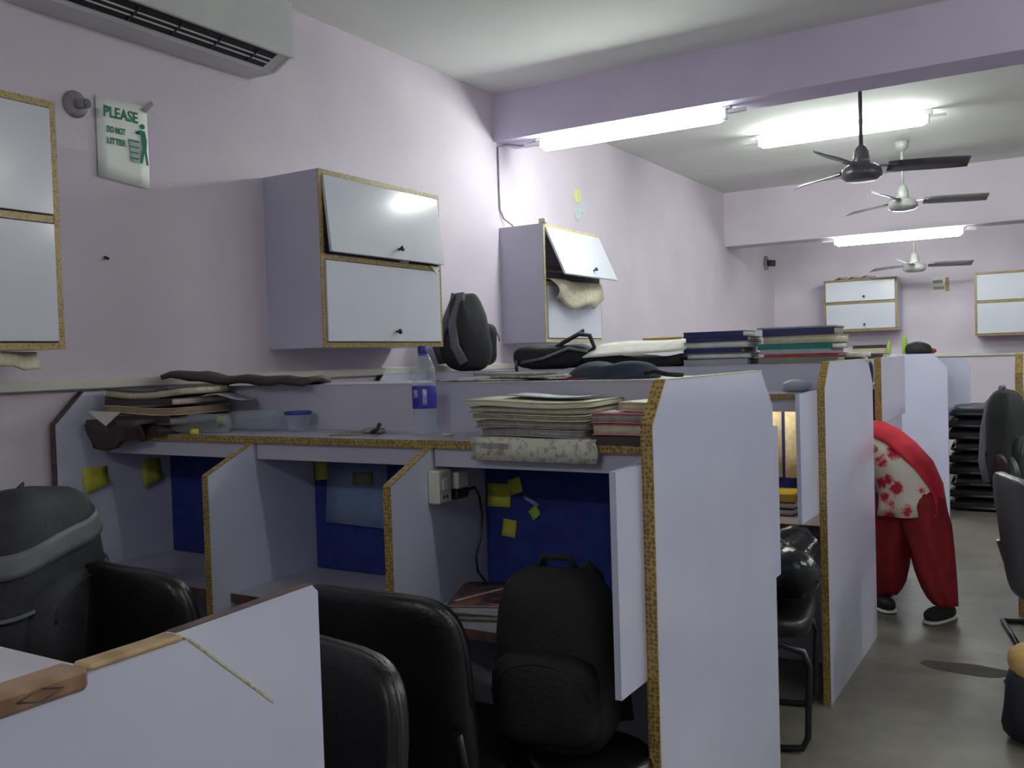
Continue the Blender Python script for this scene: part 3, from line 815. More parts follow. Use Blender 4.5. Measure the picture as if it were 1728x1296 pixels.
# bags lying on the second row
t = thing('shoulder_bag', 'black shoulder bag lying under the open wall cabinet', 'bag', (-2.45, 4.5, 1.389))
MB().blob((-2.45, 4.52, 1.455), (0.52, 0.24, 0.13), 0.6, 17, 0.03, 7, 30, 16, zmin=1.39).build('bag_body', BAGB, t)
MB().tube([(-2.42, 4.45, 1.5), (-2.36, 4.44, 1.53), (-2.27, 4.46, 1.575), (-2.21, 4.47, 1.565), (-2.19, 4.48, 1.5), (-2.24, 4.46, 1.45)], 0.018, 8, True, 0.5).build('bag_handle', BAGB, t)
MB().tube([(-2.6, 4.4, 1.43), (-2.45, 4.385, 1.45), (-2.3, 4.39, 1.5), (-2.2, 4.42, 1.48)], 0.012, 8, True, 0.4).build('strap', STRAPG, t)
MB().tube([(-2.62, 4.38, 1.44), (-2.6, 4.345, 1.40), (-2.595, 4.342, 1.36)], 0.01, 8, True, 0.4).build('strap', BAGB, t)
t = thing('portfolio_case', 'black portfolio lying open with white sheets on top, beside the book stacks', 'portfolio', (-1.9, 4.52, 1.389))
g = [[(-2.2+0.075*i, 4.38+0.06*j, 1.42+0.012*math.sin(i*0.9)+0.01*math.sin(j+i)) for j in range(5)] for i in range(8)]
MB().sheet(g, 0.05).build('case', BAGB, t)
g = [[(-2.2+0.08*i, 4.35+0.06*j, 1.447+0.003*i+0.017*j+0.006*math.sin(i*0.9)*(j/4)) for j in range(5)] for i in range(8)]
MB().sheet(g, 0.005).build('white_sheets', PAPER, t)
tag(MB().blob((-1.26, 2.72, 1.39), (0.29, 0.2, 0.115), 0.9, 19, 0.05, 6, 30, 18, zmin=1.379).build('cloth_bag', TEALB), 'slate-teal cloth bag slumped on the nearest carrel row', 'bag')
tag(MB().tube([(-1.13, 2.66, 1.395), (-1.09, 2.64, 1.4), (-1.05, 2.64, 1.39), (-1.0, 2.65, 1.386)], 0.009, 8, True, 0.5).build('bag_strap', BAGB), 'dark strap trailing from the slate-teal cloth bag', 'strap')
# dark cloth over the carrel back near the left wall
g = []
for i in range(15):
    u = i/14
    g.append([(-3.16+0.78*u, 2.47+0.05*j, 1.40+0.03*max(0, 1-u*1.25)*(1+0.35*math.sin(i*0.8)) + 0.005*math.sin(i*1.7+j) - (0.012 if j in (0, 3) else 0)) for j in range(4)])
tag(MB().sheet(g, 0.02).build('dark_cloth', BROWNF), 'dark brown cloth draped along the carrel top near the left wall', 'cloth')

# ------------------------------------------------------------------ books, papers
def slab(cx, cy, z, w, d, t, rz, wav=0.0, ph=0.0, droop=0.0):
    M = T(cx, cy, 0) @ rotz(rz)
    g = []
    for i in range(9):
        row = []
        for j in range(5):
            x = -w/2+w*i/8; y = -d/2+d*j/4
            zz = z+t/2+wav*math.sin(ph+i*0.55)-droop*max(0, 1-j/2)**2
            row.append(M @ Vector((x, y, zz)))
        g.append(row)
    return MB().sheet(g, t)
def book(label, cx, cy, z, w, d, t, rz, cover, pages=CREAM, wav=0.0, ph=0.0, name='book', cat='book', group=None, spine=True, droop=0.0):
    b = thing(name, label, cat, (cx, cy, z), rz, group)
    c = 0.0025
    slab(cx, cy, z+c, w-0.008, d-0.008, t-2*c, rz, wav, ph, droop).build('pages', pages, b)
    slab(cx, cy, z+t-c, w, d, c, rz, wav, ph, droop).build('front_cover', cover, b)
    slab(cx, cy, z, w, d, c, rz, wav, ph, droop).build('back_cover', cover, b)
    if spine:
        M = T(cx, cy, 0) @ rotz(rz)
        MB().box(-w/2+0.004, w/2-0.004, -d/2-0.001, -d/2+0.003, z+0.001, z+t-0.001).xf(M).build('spine', cover, b)
    return b
G2 = 'books stacked on the second carrel row'
za = 1.3895
for k, (tk, cv, pg, sp, lb) in enumerate([
        (0.030, GREYC, GREYP, True, 'grey book at the bottom of the left stack on the second row'),
        (0.028, NAVY, PAPER, False, 'book with white page edges, second from bottom of the left stack'),
        (0.026, NAVY, GREYP, True, 'blue book third from bottom of the left stack on the second row'),
        (0.030, GREYC, PAPER, False, 'pale book third from top of the left stack on the second row'),
        (0.022, NAVY, PAPER, True, 'thin blue book second from top of the left stack'),
        (0.028, NAVY, PAPER, True, 'navy book topmost of the left stack on the second row')]):
    book(lb, -1.5+0.012*math.sin(k*2.2), 4.53, za, 0.33-0.012*(k % 3), 0.24, tk, R(3*math.sin(k*1.7)), cv, pg, spine=sp, group=G2)
    za += tk+0.0005
za = 1.3895
for k, (tk, cv, pg, sp, lb) in enumerate([
        (0.030, SAGE, GREYP, True, 'sage green book at the bottom of the right stack on the second row'),
        (0.014, REDC, GREYP, True, 'thin red book second from bottom of the right stack'),
        (0.022, GREYC, GREYP, True, 'grey book just below the teal book in the right stack'),
        (0.028, TEAL, PAPER, True, 'teal book in the middle of the right stack on the second row'),
        (0.034, CREAMC, CREAM, False, 'thick cream-paged book above the teal book'),
        (0.034, NAVY, GREYP, True, 'navy-spined book second from top of the right stack'),
        (0.008, GREYC, PAPER, False, 'thin pale grey booklet topmost of the right stack')]):
    book(lb, -1.10+0.012*math.sin(k*1.9), 4.53, za, 0.36-0.012*(k % 3), 0.25, tk, R(3*math.sin(k*1.3+1)), cv, pg, spine=sp, group=G2)
    za += tk+0.0005
book('yellow-covered book behind the black portfolio', -1.86, 4.69, 1.51, 0.22, 0.16, 0.03, R(3), YELC, CREAM)
for k, (z, lb) in enumerate(((1.3895, 'lower white paper bundle right of the book stacks'), (1.412, 'upper white paper bundle right of the book stacks'))):
    tag(slab(-0.955+0.01*k, 4.78-0.08*k, z, 0.2, 0.18, 0.02, R(10-14*k), 0.002, k).build('paper_bundle', PAPER), lb, 'papers', 'paper bundles on the second row')
for k, (x, lb, m) in enumerate(((-1.73, 'spread newspaper behind the water bottle on the nearest row', NEWS), (-1.52, 'overlapping newspaper next to the slate-teal bag', NEWS), (-1.62, 'loose grey magazine on the spread newspapers', GREYP))):
    tag(slab(x, 2.73, 1.3795+0.0085*k, 0.34-0.05*k, 0.27-0.03*k, 0.007, R(8-9*k), 0.0015, k).build('newspaper', m), lb, 'newspaper', 'newspapers on the nearest row')
tag(slab(-1.36, 2.63, 1.3795, 0.1, 0.05, 0.004, R(-12)).build('red_card', REDC), 'red card peeping out under the slate-teal bag', 'card')

# pile in the end carrel: newspaper below, then workbooks
zs = 1.2135
t = thing('newspaper', 'folded newspaper hanging over the shelf edge below the workbooks', 'newspaper', (-1.32, 2.3, zs))
g = []
for j in range(8):
    yq = 2.50-0.04*j
    row = []
    for i in range(9):
        x = -1.49+0.05*i
        if yq > 2.24: y, z = yq, zs+0.007
        else: y, z = 2.232-0.01*(j-6), zs+0.003-0.028*(j-6)
        row.append((x+0.015*math.sin(j), y, z+0.002*math.sin(i)))
    g.append(row)
g.insert(7, [(q[0], 2.224, zs+0.009) for q in g[6]])
g[8] = [(q[0], 2.217, zs-0.02) for q in g[8]]
g.append([(q[0]-0.004, 2.212, zs-0.05) for q in g[-1]])
MB().sheet(g, 0.011).build('sheets', NEWS, t)
MB().box(-1.44, -1.36, 2.206, 2.2075, zs-0.014, zs+0.0).build('printed_headline', GREYP, t)
z = zs+0.015
PG = 'workbooks piled in the end carrel'
for k, (w_, d_, tk, rz, cv, pg, wv, ph, lb) in enumerate([
        (0.34, 0.25, 0.020, -2, GREYC, GREYP, 0.002, 0.3, 'grey workbook at the bottom of the end carrel pile'),
        (0.36, 0.26, 0.019, 3, GREYP, GREYP, 0.0025, 0.8, 'worn workbook second from bottom in the end carrel pile'),
        (0.37, 0.27, 0.017, 1, CREAMC, GREYP, 0.0035, 1.1, 'curling workbook in the middle of the end carrel pile'),
        (0.37, 0.27, 0.014, 4, GREYP, CREAM, 0.004, 1.3, 'workbook second from top in the end carrel pile'),
        (0.40, 0.28, 0.016, 6, CREAMC, PAPER, 0.006, 1.5, 'cream-covered workbook topmost of the end carrel pile')]):
    book(lb, -1.31-0.006*k, 2.385, z, w_, d_, tk, R(rz), cv, pg, wv, ph, 'workbook', 'workbook', PG, False)
    z += tk+0.004
tag(slab(-1.325, 2.42, z+0.004, 0.26, 0.17, 0.0015, R(6), 0.005, 1.5).build('printed_sheet', GREYC), 'grey printed sheet on the cream-covered workbook', 'sheet')
z = zs
for k, (w_, d_, tk, cv, pg, lb) in enumerate([
        (0.22, 0.26, 0.022, BROWNF, TANP, 'brown book lowest beside the gold-edged end panel'),
        (0.22, 0.25, 0.030, PINKC, CREAM, 'thick cream-paged book under the pink-edged booklet'),
        (0.23, 0.26, 0.026, PINKC, GREYP, 'pink-edged booklet with glossy cover by the end panel'),
        (0.14, 0.17, 0.024, CREAMC, CREAM, 'small cream notebook on top by the end panel')]):
    book(lb, -0.998+(0.022 if k == 3 else 0), 2.36, z, w_, d_, tk, R(-3+3*k) if k < 3 else R(-8), cv, pg, 0.001, 0.5*k, group='books beside the end panel', spine=(k < 1))
    z += tk+0.003
# left pile on the shelf by the wall
z = zs
PL = 'files and books piled by the left wall'
for k, (x, w_, d_, tk, rz, cv, pg, wv, lb) in enumerate([
        (-2.99, 0.36, 0.27, 0.035, -4, BROWNF, BROWNF, 0.003, 'dark brown pouch file at the bottom of the left wall pile'),
        (-2.98, 0.38, 0.26, 0.030, 4, BROWNF, GREYP, 0.004, 'brown file second from bottom of the left wall pile'),
        (-2.95, 0.40, 0.25, 0.026, 8, PAPER, TANP, 0.004, 'tan-paged book in the middle of the left wall pile'),
        (-2.96, 0.38, 0.25, 0.026, 2, BROWNF, CREAM, 0.004, 'brown-covered cream-paged book in the left wall pile'),
        (-2.94, 0.40, 0.24, 0.030, 12, BROWNF, CREAM, 0.006, 'curling brown-covered ledger topmost of the left wall pile')]):
    book(lb, x-0.02, 2.345, z, w_, d_, tk, R(rz*0.7), cv, pg, wv*1.6, 0.7*k, 'file', 'file', PL, k in (0, 1, 3))
    z += tk+0.005
tag(MB().prism([(-3.15, 1.305), (-2.95, 1.302), (-3.04, 1.25)], 'y', 2.128, 2.13).build('paper_corner', PAPER), 'white paper corner hanging from the left wall pile', 'paper')
g = []
for i in range(9):
    u = i/8
    row = []
    for j in range(11):
        v_ = j/10
        if u < 0.25: y, z = 2.24-0.3*u, 1.262
        else: y, z = 2.165-0.012*math.sin(u*5)-0.014*math.sin(v_*9+u*2), 1.262-(u-0.25)*(0.115+0.03*math.sin(v_*5+0.6))
        row.append((-3.185+0.31*v_-0.05*u*(v_-0.4), y, z))
    g.append(row)
tag(MB().sheet(g, 0.016).build('cloth_pouch', BROWNF), 'dark cloth pouch hanging over the shelf end below the left wall pile', 'pouch')
tag(slab(-2.72, 2.43, 1.34, 0.16, 0.13, 0.004, R(25), 0.012, 0.4).build('plastic_cover', GREYC), 'grey translucent cover curling off the left wall pile', 'cover')

# ------------------------------------------------------------------ bottles
BP = [(0.030, 0.0), (0.036, 0.004), (0.037, 0.015), (0.0345, 0.022), (0.037, 0.03), (0.0345, 0.038), (0.037, 0.046), (0.0345, 0.054), (0.037, 0.062), (0.0345, 0.07), (0.0372, 0.078), (0.0372, 0.155), (0.0345, 0.163), (0.037, 0.17), (0.0345, 0.178), (0.0365, 0.186), (0.035, 0.2), (0.030, 0.22), (0.02, 0.241), (0.0135, 0.252), (0.0135, 0.262)]
def bottle(label, M, capm, labm=None, s=1.0, loc=None, body=CLEAR):
    t = thing('water_bottle', label, 'bottle', loc)
    MB().lathe([(r*s, h*s) for r, h in BP], n=24, M=M.to_3x3(), c=M.translation).build('body', body, t)
    cp = MB().lathe([(0.0155*s, 0.25*s), (0.016*s, 0.253*s), (0.016*s, 0.272*s), (0.014*s, 0.275*s)], n=20, M=M.to_3x3(), c=M.translation).build('cap', capm, t)
    MB().lathe([(0.0165*s, 0.244*s), (0.0165*s, 0.248*s)], n=20, M=M.to_3x3(), c=M.translation).build('neck_ring', capm, t)
    if labm:
        lb = MB().lathe([(0.0376*s, 0.082*s), (0.0378*s, 0.084*s), (0.0378*s, 0.15*s), (0.0376*s, 0.152*s)], n=28, M=M.to_3x3(), c=M.translation).build('label', labm, t)
        for (a0, a1, z0, z1) in ((-62, -42, 0.092, 0.142), (-112, -84, 0.115, 0.14)):
            b = MB(); n = 6; g = []
            for i in range(n+1):
                a = R(a0+(a1-a0)*i/n)
                g.append([(0.0384*s*math.cos(a), 0.0384*s*math.sin(a), z_*s) for z_ in (z0, z1)])
            b.sheet(g, 0.0004).xf(M).build('printed_patch', LABW, lb)
    return t
bottle('upright clear water bottle with blue cap and label on the shelf', T(-1.80, 2.42, 1.2135), CAPB, LABB, 1.05, (-1.80, 2.42, 1.2135))
bottle('clear bottle with blue cap lying by the left wall pile', T(-2.63, 2.335, 1.2495) @ Matrix.Rotation(R(17), 4, 'Z') @ Matrix.Rotation(R(-90), 4, 'Y'), CAPB, None, 0.95, (-2.75, 2.3, 1.2135))
bottle('clear bottle with yellow cap lying behind the others', T(-2.50, 2.46, 1.2525) @ Matrix.Rotation(R(8), 4, 'Z') @ Matrix.Rotation(R(-90), 4, 'Y'), CAPY, None, 1.0, (-2.46, 2.47, 1.2135))
t = thing('plastic_tub', 'small clear tub with a blue rim standing on the shelf', 'tub', (-2.40, 2.46, 1.2135))
MB().lathe([(0.03, 0.0), (0.035, 0.004), (0.045, 0.06), (0.046, 0.062)], (-2.40, 2.46, 1.2137), 24).build('bowl', CLEAR, t)
MB().lathe([(0.046, 0.06), (0.05, 0.062), (0.05, 0.07), (0.046, 0.072)], (-2.40, 2.46, 1.2137), 24).build('rim', CAPB, t)
tag(MB().lathe([(0.014, 0), (0.016, 0.002), (0.016, 0.018), (0.013, 0.02)], (-2.72, 2.262, 1.2137), 16).build('bottle_cap', CAPY), 'loose yellow bottle cap at the shelf edge', 'bottle cap')
tag(slab(-2.06, 2.39, 1.2137, 0.16, 0.11, 0.003, R(15), 0.001, 0).build('leaflet', GREYP), 'grey leaflet lying on the shelf left of the upright bottle', 'leaflet')
t = thing('pencil_pouch', 'small dark crumpled wrapper on the grey leaflet', 'wrapper', (-2.0, 2.40, 1.217))
MB().blob((-2.0, 2.40, 1.226), (0.07, 0.05, 0.02), 0.8, 21, 0.01, 20, zmin=1.2172).build('fold', GREYP, t)
MB().tube([(-1.985, 2.37, 1.222), (-1.965, 2.375, 1.232), (-1.955, 2.38, 1.252)], 0.007, 8).build('twist', BLACKP, t)
tag(MB().lathe([(0.017, 0), (0.019, 0.003), (0.019, 0.006), (0.016, 0.007)], (-1.70, 2.40, 1.2137), 18).build('coin_tin', PAPER), 'tiny flat white lid right of the upright bottle', 'lid')

# ------------------------------------------------------------------ pinned notes, socket, charger
def note(label, x0, x1, z0, z1, y, m, rot=0.0, curl=0.006, name='sticky_note', cat='sticky note', group='sticky notes in the carrels'):
    cx, cz = (x0+x1)/2, (z0+z1)/2
    g = []
    for i in range(4):
        row = []
        for j in range(4):
            a = -(x1-x0)/2+(x1-x0)*j/3; c = (z1-z0)/2-(z1-z0)*i/3
            row.append((cx+a*math.cos(rot)-c*math.sin(rot), y-0.0015-curl*(i/3)**2, cz+a*math.sin(rot)+c*math.cos(rot)))
        g.append(row)
    return tag(MB().sheet(g, 0.0008).build(name, m), label, cat, group)
YP = 2.5235
note('large yellow note high on the blue board of the end carrel', -1.632, -1.545, 0.975, 1.05, YP, YEL)
note('small torn yellow note near the top of the end carrel board', -1.55, -1.503, 1.02, 1.07, YP, YEL, 0.3)
note('yellow note with ragged edge lowest on the end carrel board', -1.578, -1.528, 0.88, 0.935, YP, YEL, -0.1)
note('tiny yellow-green note in the middle of the end carrel board', -1.475, -1.44, 0.945, 0.98, YP, GRN, 0.7)
note('pale torn scrap above the tiny note on the end carrel board', -1.5, -1.44, 0.995, 1.005, YP, PALEB, -0.5)
note('green note at the right side of the end carrel board', -1.19, -1.165, 0.93, 1.0, YP, GRN)
note('second green note above the other on the right side of the board', -1.19, -1.165, 1.015, 1.055, YP, GRN)
note('yellow oval note at the top left of the middle carrel board', -2.385, -2.325, 1.03, 1.115, YP, YEL, 0.12)
note('large pale blue sheet pinned on the middle carrel board', -2.33, -2.05, 0.875, 1.1, YP, PALEB, -0.02, 0.012, 'pinned_sheet', 'sheet', None)
note('faint yellow note on the pale blue sheet', -2.2, -2.11, 1.02, 1.065, YP-0.007, mat('sticky_dull', (120, 124, 90), 0.85, col2=(112, 116, 86), scale=12), 0.03, 0.002)
def note_x(label, y0, y1, z0, z1, x, m, notch=0.03):
    g = []
    for i in range(4):
        g.append([(x+0.002+0.014*(i/3)**2, y0+(y1-y0)*j/3, z1-(z1-z0)*i/3+notch*(j/3-0.5)*(i/3)) for j in range(4)])
    return tag(MB().sheet(g, 0.0008).build('sticky_note', m), label, 'sticky note', 'sticky notes in the carrels')
note_x('curling yellow note on the wall side panel, nearer the edge', 2.14, 2.245, 1.0, 1.085, -3.212, YEL)
note_x('dim yellow note on the wall side panel, deeper in the carrel', 2.4, 2.49, 0.99, 1.09, -3.212, YEL)
t = thing('power_socket', 'cream switch and socket box on the divider of the end carrel', 'socket', (-1.647, 2.25, 1.02))
MB().bbox(-1.647, -1.607, 2.215, 2.285, 1.025, 1.125, 0.005).build('box', CREAMP, t)
MB().bbox(-1.608, -1.603, 2.235, 2.262, 1.065, 1.1, 0.002).build('switch_rocker', WHITEP, t)
for q in (-0.008, 0.008):
    MB().box(-1.608, -1.606, 2.25+q-0.003, 2.25+q+0.003, 1.04, 1.05).build('socket_hole', BLACKP, t)
t = thing('power_adapter', 'cream adapter with a black plug beside the socket box', 'adapter', (-1.647, 2.34, 1.03))
MB().bbox(-1.646, -1.596, 2.30, 2.36, 1.06, 1.115, 0.005).build('adapter_body', CREAMP, t)
MB().bbox(-1.646, -1.6, 2.30, 2.37, 1.028, 1.059, 0.006).build('plug', BLACKP, t)
tag(MB().tube([(-1.62, 2.372, 1.045), (-1.615, 2.42, 1.05), (-1.625, 2.46, 1.02), (-1.625, 2.475, 0.95), (-1.625, 2.46, 0.88), (-1.625, 2.43, 0.83), (-1.62, 2.43, 0.78), (-1.6, 2.45, 0.74), (-1.57, 2.46, 0.71)], 0.004, 6).build('charger_cable', BLACKP), 'black charger cable hanging down the divider', 'cable')
# magazines and books on the end carrel desk
z = 0.7005
for k, (w_, d_, tk, cv, pg, rz, x, lb) in enumerate([
        (0.21, 0.29, 0.018, BROWNF, GREYP, 18, -1.5, 'dark magazine at the bottom of the desk pile'),
        (0.21, 0.28, 0.016, GREYC, PAPER, 10, -1.505, 'white-edged book in the middle of the desk pile'),
        (0.2, 0.27, 0.010, mat('magazine_print', (150, 90, 80), 0.35, col2=(70, 60, 66), scale=26, lo=0.42, hi=0.58), PAPER, 22, -1.515, 'glossy magazine with a reddish photo on the desk pile')]):
    book(lb, x, 2.33, z, w_, d_, tk, R(rz), cv, pg, name='magazine', cat='magazine', group='magazines on the end carrel desk', spine=(k == 1))
    z += tk+0.001
tag(MB().bbox(-1.52, -1.51, 2.2, 2.45, 0.7475, 0.7495, 0.0004).xf(T(-1.515, 2.33, 0) @ rotz(R(-16)) @ T(1.515, -2.33, 0)).build('white_ruler', PAPER), 'white ruler lying across the glossy magazine', 'ruler')
tag(MB().blob((-1.82, 2.3, 0.708), (0.11, 0.04, 0.015), 0.7, 23, 0.0).build('eyeglass_case', BLACKP), 'small dark case on the middle carrel desk', 'case')

# ------------------------------------------------------------------ second row: reading lamp, sheets, books
t = thing('reading_lamp', 'warm glowing reading lamp under the shelf of the second row', 'lamp', (-1.28, 4.2, 1.18))
MB().bbox(-1.50, -1.06, 4.19, 4.23, 1.225, 1.24, 0.003).build('lamp_housing', WHITEP, t)
MB().bbox(-1.49, -1.07, 4.195, 4.225, 1.212, 1.226, 0.003).build('lamp_diffuser', WARM, t)
note('large cream sheet lit by the reading lamp on the second row board', -1.42, -1.16, 0.86, 1.18, 4.333, CREAM, 0.0, 0.004, 'pinned_sheet', 'sheet', None)
note('narrow cream sheet beside the large one under the reading lamp', -1.145, -1.05, 0.86, 1.18, 4.333, CREAM, 0.0, 0.01, 'pinned_sheet', 'sheet', None)
z = 0.7205
for k, (tk, cv, pg, lb) in enumerate([(0.03, BROWNF, PAPER, 'brown book at the bottom of the pile under the reading lamp'), (0.028, NAVY, PAPER, 'navy book in the middle of the pile under the reading lamp'), (0.035, YELC, TANP, 'yellow-brown book on top of the pile under the reading lamp')]):
    book(lb, -1.17, 4.2, z, 0.24, 0.2, tk, R(4*k-4), cv, pg, group='books under the reading lamp', spine=(k == 2))
    z += tk+0.001
tag(MB().blob((-1.04, 4.13, 1.29), (0.12, 0.1, 0.05), 0.8, 27, 0.02, 14, zmin=1.263).build('crumpled_wrapper', GREYC), 'crumpled grey wrapper on the second row shelf', 'wrapper')
# third row bits
bottle('blue bottle with yellow-green cap on the third row shelf', T(-1.01, 5.72, 1.2455), GRN, None, 0.5, (-1.01, 5.72, 1.2455), NAVY)
for k, (tk, cv, lb) in enumerate([(0.03, BROWNF, 'brown book at the bottom of the small pile on the third row'), (0.03, CREAMC, 'cream book in the middle of the small pile on the third row'), (0.02, BROWNF, 'dark book on top of the small pile on the third row')]):
    book(lb, -1.08, 6.12, 1.3855+0.032*k, 0.2, 0.24, tk, R(5*k), cv, CREAM, group='books on the third row')
# far carrel tops
bottle('yellow-green bottle standing on the far carrel, left one', T(-1.36, 8.62, 1.3855), GRN, None, 0.45, (-1.36, 8.62, 1.3855), GRN)
bottle('yellow-green bottle standing on the far carrel, taller one', T(-1.24, 8.66, 1.3855), CAPY, None, 0.6, (-1.24, 8.66, 1.3855), GRN)
tag(MB().blob((-1.13, 8.64, 1.43), (0.2, 0.14, 0.12), 0.8, 31, 0.02, 9, zmin=1.3855).build('dark_pouch', BAGB), 'dark pouch between the bottles on the far carrel', 'pouch')
tag(MB().blob((-1.16, 9.1, 1.41), (0.24, 0.16, 0.06), 0.7, 33, 0.02, 9, zmin=1.3855).build('red_pouch', REDC), 'reddish pouch at the far end of the far carrel top', 'pouch')
# folded chairs stacked flat by the far wall
fc = thing('folded_chair', 'black folded chair, lowest of the stack at the end of the aisle', 'folded chair', (-0.72, 9.3, 0.0), 0, 'black folded chairs stacked at the end of the aisle')
MB().blob((0, -0.02, 0.055), (0.44, 0.6, 0.085), 0.4, 35, 0.012, 6, 20, 10).build('seat', BLACKP, fc, True)
MB().tube([(-0.23, -0.32, 0.03), (-0.23, 0.32, 0.03), (-0.19, 0.37, 0.03), (0.19, 0.37, 0.03), (0.23, 0.32, 0.03), (0.23, -0.32, 0.03), (0.19, -0.37, 0.03), (-0.19, -0.37, 0.03), (-0.23, -0.32, 0.03)], 0.014, 8).build('frame', METB, fc, True)
MB().blob((0, 0.28, 0.075), (0.4, 0.14, 0.04), 0.4, 36, 0.005, 6, 20, 10).build('backrest', BLACKP, fc, True)
MB().box(-0.2, 0.2, -0.36, -0.3, 0.028, 0.075).build('footrest_bar', METB, fc, True)
names = ['second', 'third', 'fourth', 'fifth', 'sixth', 'seventh', 'eighth', 'ninth']
for k in range(8):
    dup(fc, (-0.72+0.02*math.sin(k*2.1), 9.3+0.015*math.cos(k*1.7), 0.102*(k+1)), R(4*math.sin(k*1.9)), 'black folded chair, %s from the floor in the stack at the end of the aisle' % names[k])

# ------------------------------------------------------------------ floor stain
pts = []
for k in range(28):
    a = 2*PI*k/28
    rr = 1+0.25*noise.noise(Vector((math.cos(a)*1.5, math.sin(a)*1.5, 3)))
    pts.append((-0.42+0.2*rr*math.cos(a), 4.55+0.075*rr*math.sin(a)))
tag(MB().prism(pts, 'z', 0.0003, 0.0012).build('floor_patch', PATCH), 'dark stain on the grey floor of the aisle', 'patch')  # thin irregular slab, darker than the floor around it

# ------------------------------------------------------------------ the stooping person
def loft(rings, n=28, close=True, a0=0.0, a1=2*PI):
    """rings: (centre, axisA, axisB) with half-axes as vectors"""
    full = abs((a1-a0)-2*PI) < 1e-6
    v = []; f = []
    cnt = n if full else n+1
    for (c, A, B) in rings:
        for k in range(cnt):
            a = a0+(a1-a0)*k/n
            v.append(Vector(c)+Vector(A)*math.cos(a)+Vector(B)*math.sin(a))
    for i in range(len(rings)-1):
        for k in range(n):
            k2 = (k+1) % cnt
            f.append((i*cnt+k, i*cnt+k2, (i+1)*cnt+k2, (i+1)*cnt+k))
    b = MB().add(v, f, True)
    if full and close:
        b.f.append(list(range(cnt))[::-1]); b.sm.append(True)
        b.f.append([(len(rings)-1)*cnt+k for k in range(cnt)]); b.sm.append(True)
    return b
per = thing('person', 'person stooping in a red and white floral tunic, red trousers and red scarf', 'person', (-0.76, 5.4, 0))
sk = [((-0.77,5.42,0.72),.105),((-0.85,5.41,0.83),.095),((-0.95,5.40,0.91),.105),((-1.06,5.39,0.95),.05),((-1.12,5.385,0.93),.075),((-1.19,5.38,0.87),.085),((-1.24,5.38,0.81),.06),
      ((-1.0,5.25,0.91),.055),((-1.05,5.21,0.68),.04),((-1.13,5.25,0.47),.028),((-1.15,5.26,0.41),.026),
      ((-1.0,5.55,0.91),.055),((-1.05,5.58,0.68),.04),((-1.13,5.54,0.47),.028),((-1.15,5.53,0.41),.026),
      ((-0.87,5.44,0.62),.085),((-0.90,5.44,0.36),.06),((-0.905,5.45,0.08),.035),((-0.96,5.40,0.035),.03),
      ((-0.69,5.40,0.62),.085),((-0.63,5.36,0.36),.06),((-0.59,5.345,0.08),.035),((-0.62,5.27,0.035),.03)]
ed = [(0,1),(1,2),(2,3),(3,4),(4,5),(5,6),(2,7),(7,8),(8,9),(9,10),(2,11),(11,12),(12,13),(13,14),(0,15),(15,16),(16,17),(17,18),(0,19),(19,20),(20,21),(21,22)]
for h in (10, 14):
    base = Vector(sk[h][0])
    for q, (dx, dy, L) in enumerate(((-0.022, -0.01, 0.07), (-0.008, -0.004, 0.08), (0.008, 0.002, 0.075), (0.022, 0.006, 0.06), (-0.036, 0.004, 0.045))):
        i0 = len(sk)
        sk.append((tuple(base+Vector((dx, dy*2, -0.03 if q < 4 else 0.0))), .009))
        sk.append((tuple(base+Vector((dx*1.2-0.01, dy*2-0.008, -0.03-L*0.55 if q < 4 else -L*0.6))), .0085))
        sk.append((tuple(base+Vector((dx*1.2-0.004, dy*2-0.016, -0.03-L if q < 4 else -L))), .007))
        ed += [(h, i0), (i0, i0+1), (i0+1, i0+2)]
me = bpy.data.meshes.new('body')
me.from_pydata([tuple(Vector(p)-per.location) for p, _ in sk], ed, [])
ob = bpy.data.objects.new('body', me); C.objects.link(ob); ob.parent = per
md = ob.modifiers.new('skin', 'SKIN')
for i, (_, r) in enumerate(sk):
    me.skin_vertices[0].data[i].radius = (r, r)
    me.skin_vertices[0].data[i].use_root = (i == 0)
md.use_smooth_shade = True
md2 = ob.modifiers.new('sub', 'SUBSURF'); md2.levels = 1; md2.render_levels = 2
me.materials.append(SKIN)
MB().blob((-1.165, 5.385, 0.92), (0.2, 0.19, 0.17), 0.95, 41, 0.01, 9).build('hair', HAIR, per)
MB().blob((-1.27, 5.38, 0.83), (0.035, 0.03, 0.05), 1.0).build('nose', SKIN, per)
for sy in (-1, 1):
    MB().blob((-1.255, 5.38+sy*0.032, 0.855), (0.018, 0.026, 0.018), 1.0, nu=12, nv=8).build('eye', HAIR, per)
    MB().blob((-1.16, 5.38+sy*0.092, 0.87), (0.05, 0.02, 0.06), 1.0, nu=12, nv=8).build('ear', SKIN, per)
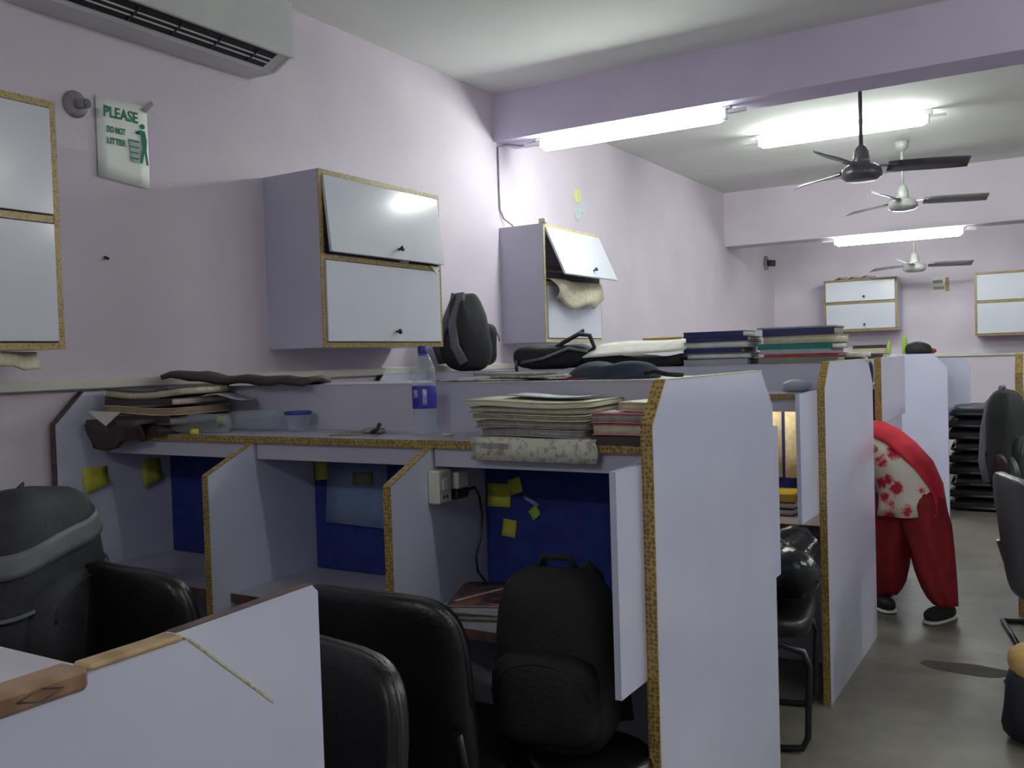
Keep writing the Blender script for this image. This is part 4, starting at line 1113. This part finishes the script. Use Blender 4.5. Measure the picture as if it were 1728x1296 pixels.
# tunic: lofted along the bent torso
def ring(cx, cz, ta, ra, rb, cy=5.41):
    """ta: torso direction angle in the XZ plane; A points to the outside of the bend"""
    d = Vector((math.cos(ta), 0, math.sin(ta)))
    return ((cx, cy, cz), Vector((d.z, 0, -d.x))*ra, Vector((0, 1, 0))*rb)
TR = [ring(-0.765, 0.545, R(92), 0.175, 0.165), ring(-0.765, 0.60, R(94), 0.168, 0.155), ring(-0.77, 0.68, R(100), 0.163, 0.15), ring(-0.795, 0.76, R(116), 0.155, 0.14), ring(-0.845, 0.83, R(130), 0.145, 0.135),
      ring(-0.905, 0.885, R(142), 0.14, 0.145), ring(-0.96, 0.92, R(152), 0.13, 0.155), ring(-1.01, 0.94, R(162), 0.105, 0.14), ring(-1.05, 0.95, R(170), 0.07, 0.08)]
tb = loft(TR, 36, False)
for q in tb.v:
    if q.z < 0.7:
        k = (0.7-q.z)/0.16
        a = math.atan2(q.y-5.41, q.x+0.765)
        q += Vector((math.cos(a), math.sin(a), 0))*0.012*k*math.sin(a*7)
tu = tb.build('tunic', FLORAL, per)
sd = tu.modifiers.new('thick', 'SOLIDIFY'); sd.thickness = 0.004
for sy in (-1, 1):
    y0 = 5.41+sy*0.13
    sl = loft([((-0.985, y0, 0.935), (0.06, 0, 0), (0, 0.05, 0.03)), ((-1.0, 5.41+sy*0.17, 0.88), (0.06, 0, 0.01), (0, 0.055, 0)), ((-1.02, 5.41+sy*0.185, 0.78), (0.055, 0, 0.01), (0, 0.05, 0)), ((-1.045, 5.41+sy*0.19, 0.70), (0.055, 0, 0.01), (0, 0.05, 0))], 18, False)
    so = sl.build('sleeve', FLORAL, tu); q = so.modifiers.new('thick', 'SOLIDIFY'); q.thickness = 0.003
# trousers, gathered at the ankles
tr = MB()
for (rings_) in (
    [((-0.78,5.42,0.74),0.12,0.125), ((-0.82,5.43,0.64),0.125,0.13), ((-0.85,5.435,0.50),0.13,0.13), ((-0.885,5.44,0.36),0.118,0.12), ((-0.90,5.445,0.24),0.112,0.115), ((-0.905,5.45,0.16),0.1,0.1), ((-0.905,5.45,0.11),0.078,0.08), ((-0.905,5.45,0.075),0.05,0.055)],
    [((-0.75,5.41,0.74),0.12,0.125), ((-0.71,5.405,0.64),0.125,0.13), ((-0.685,5.39,0.50),0.128,0.13), ((-0.655,5.37,0.36),0.108,0.12), ((-0.635,5.355,0.24),0.092,0.11), ((-0.618,5.35,0.16),0.08,0.095), ((-0.602,5.345,0.11),0.066,0.075), ((-0.585,5.34,0.075),0.05,0.055)]):
    lb = loft([(c, (a, 0, 0), (0, b_, 0)) for c, a, b_ in rings_], 30)
    for i, q in enumerate(lb.v):
        a = 2*PI*(i % 30)/30
        if q.z < 0.6: q += Vector((math.cos(a), math.sin(a), 0))*0.012*math.sin(6*a+q.z*7)
    tr.add(lb.v, lb.f, True)
tr.build('trousers', RED, per)
# scarf running over the back, from neck to hip
SR = [(c, Vector(A)*1.07+Vector((0,0,0)), Vector(B)*1.07) for (c, A, B) in TR[0:8]]
sc = MB()
g = []
for i, (c, A, B) in enumerate(SR):
    row = []
    lo = -38 - 5*i + 6*math.sin(i*1.3); hi = 70
    for k in range(15):
        a = R(lo+(hi-lo)*k/14)
        wob = 1+0.012*math.sin(k*1.9+i*0.8)
        row.append(Vector(c)+(A*math.cos(a)+B*math.sin(a))*wob)
    g.append(row)
g.append([Vector((-1.06, 5.41+0.0105*(k-7), 1.02-0.001*abs(k-7))) for k in range(15)])
sc.sheet(g, 0.006)
sc.build('scarf', REDS, per)
for (x, y, rz) in ((-0.925, 5.42, R(35)), (-0.605, 5.30, R(-25))):
    M = T(x, y, 0) @ rotz(rz)
    so = MB().blob((0, -0.01, 0.042), (0.095, 0.235, 0.075), 0.75, 43, 0, zmin=0.018).xf(M).build('shoe', BAGB, per)
    MB().blob((0, -0.01, 0.011), (0.1, 0.245, 0.022), 0.6).xf(M).build('sole', CREAMP, so)
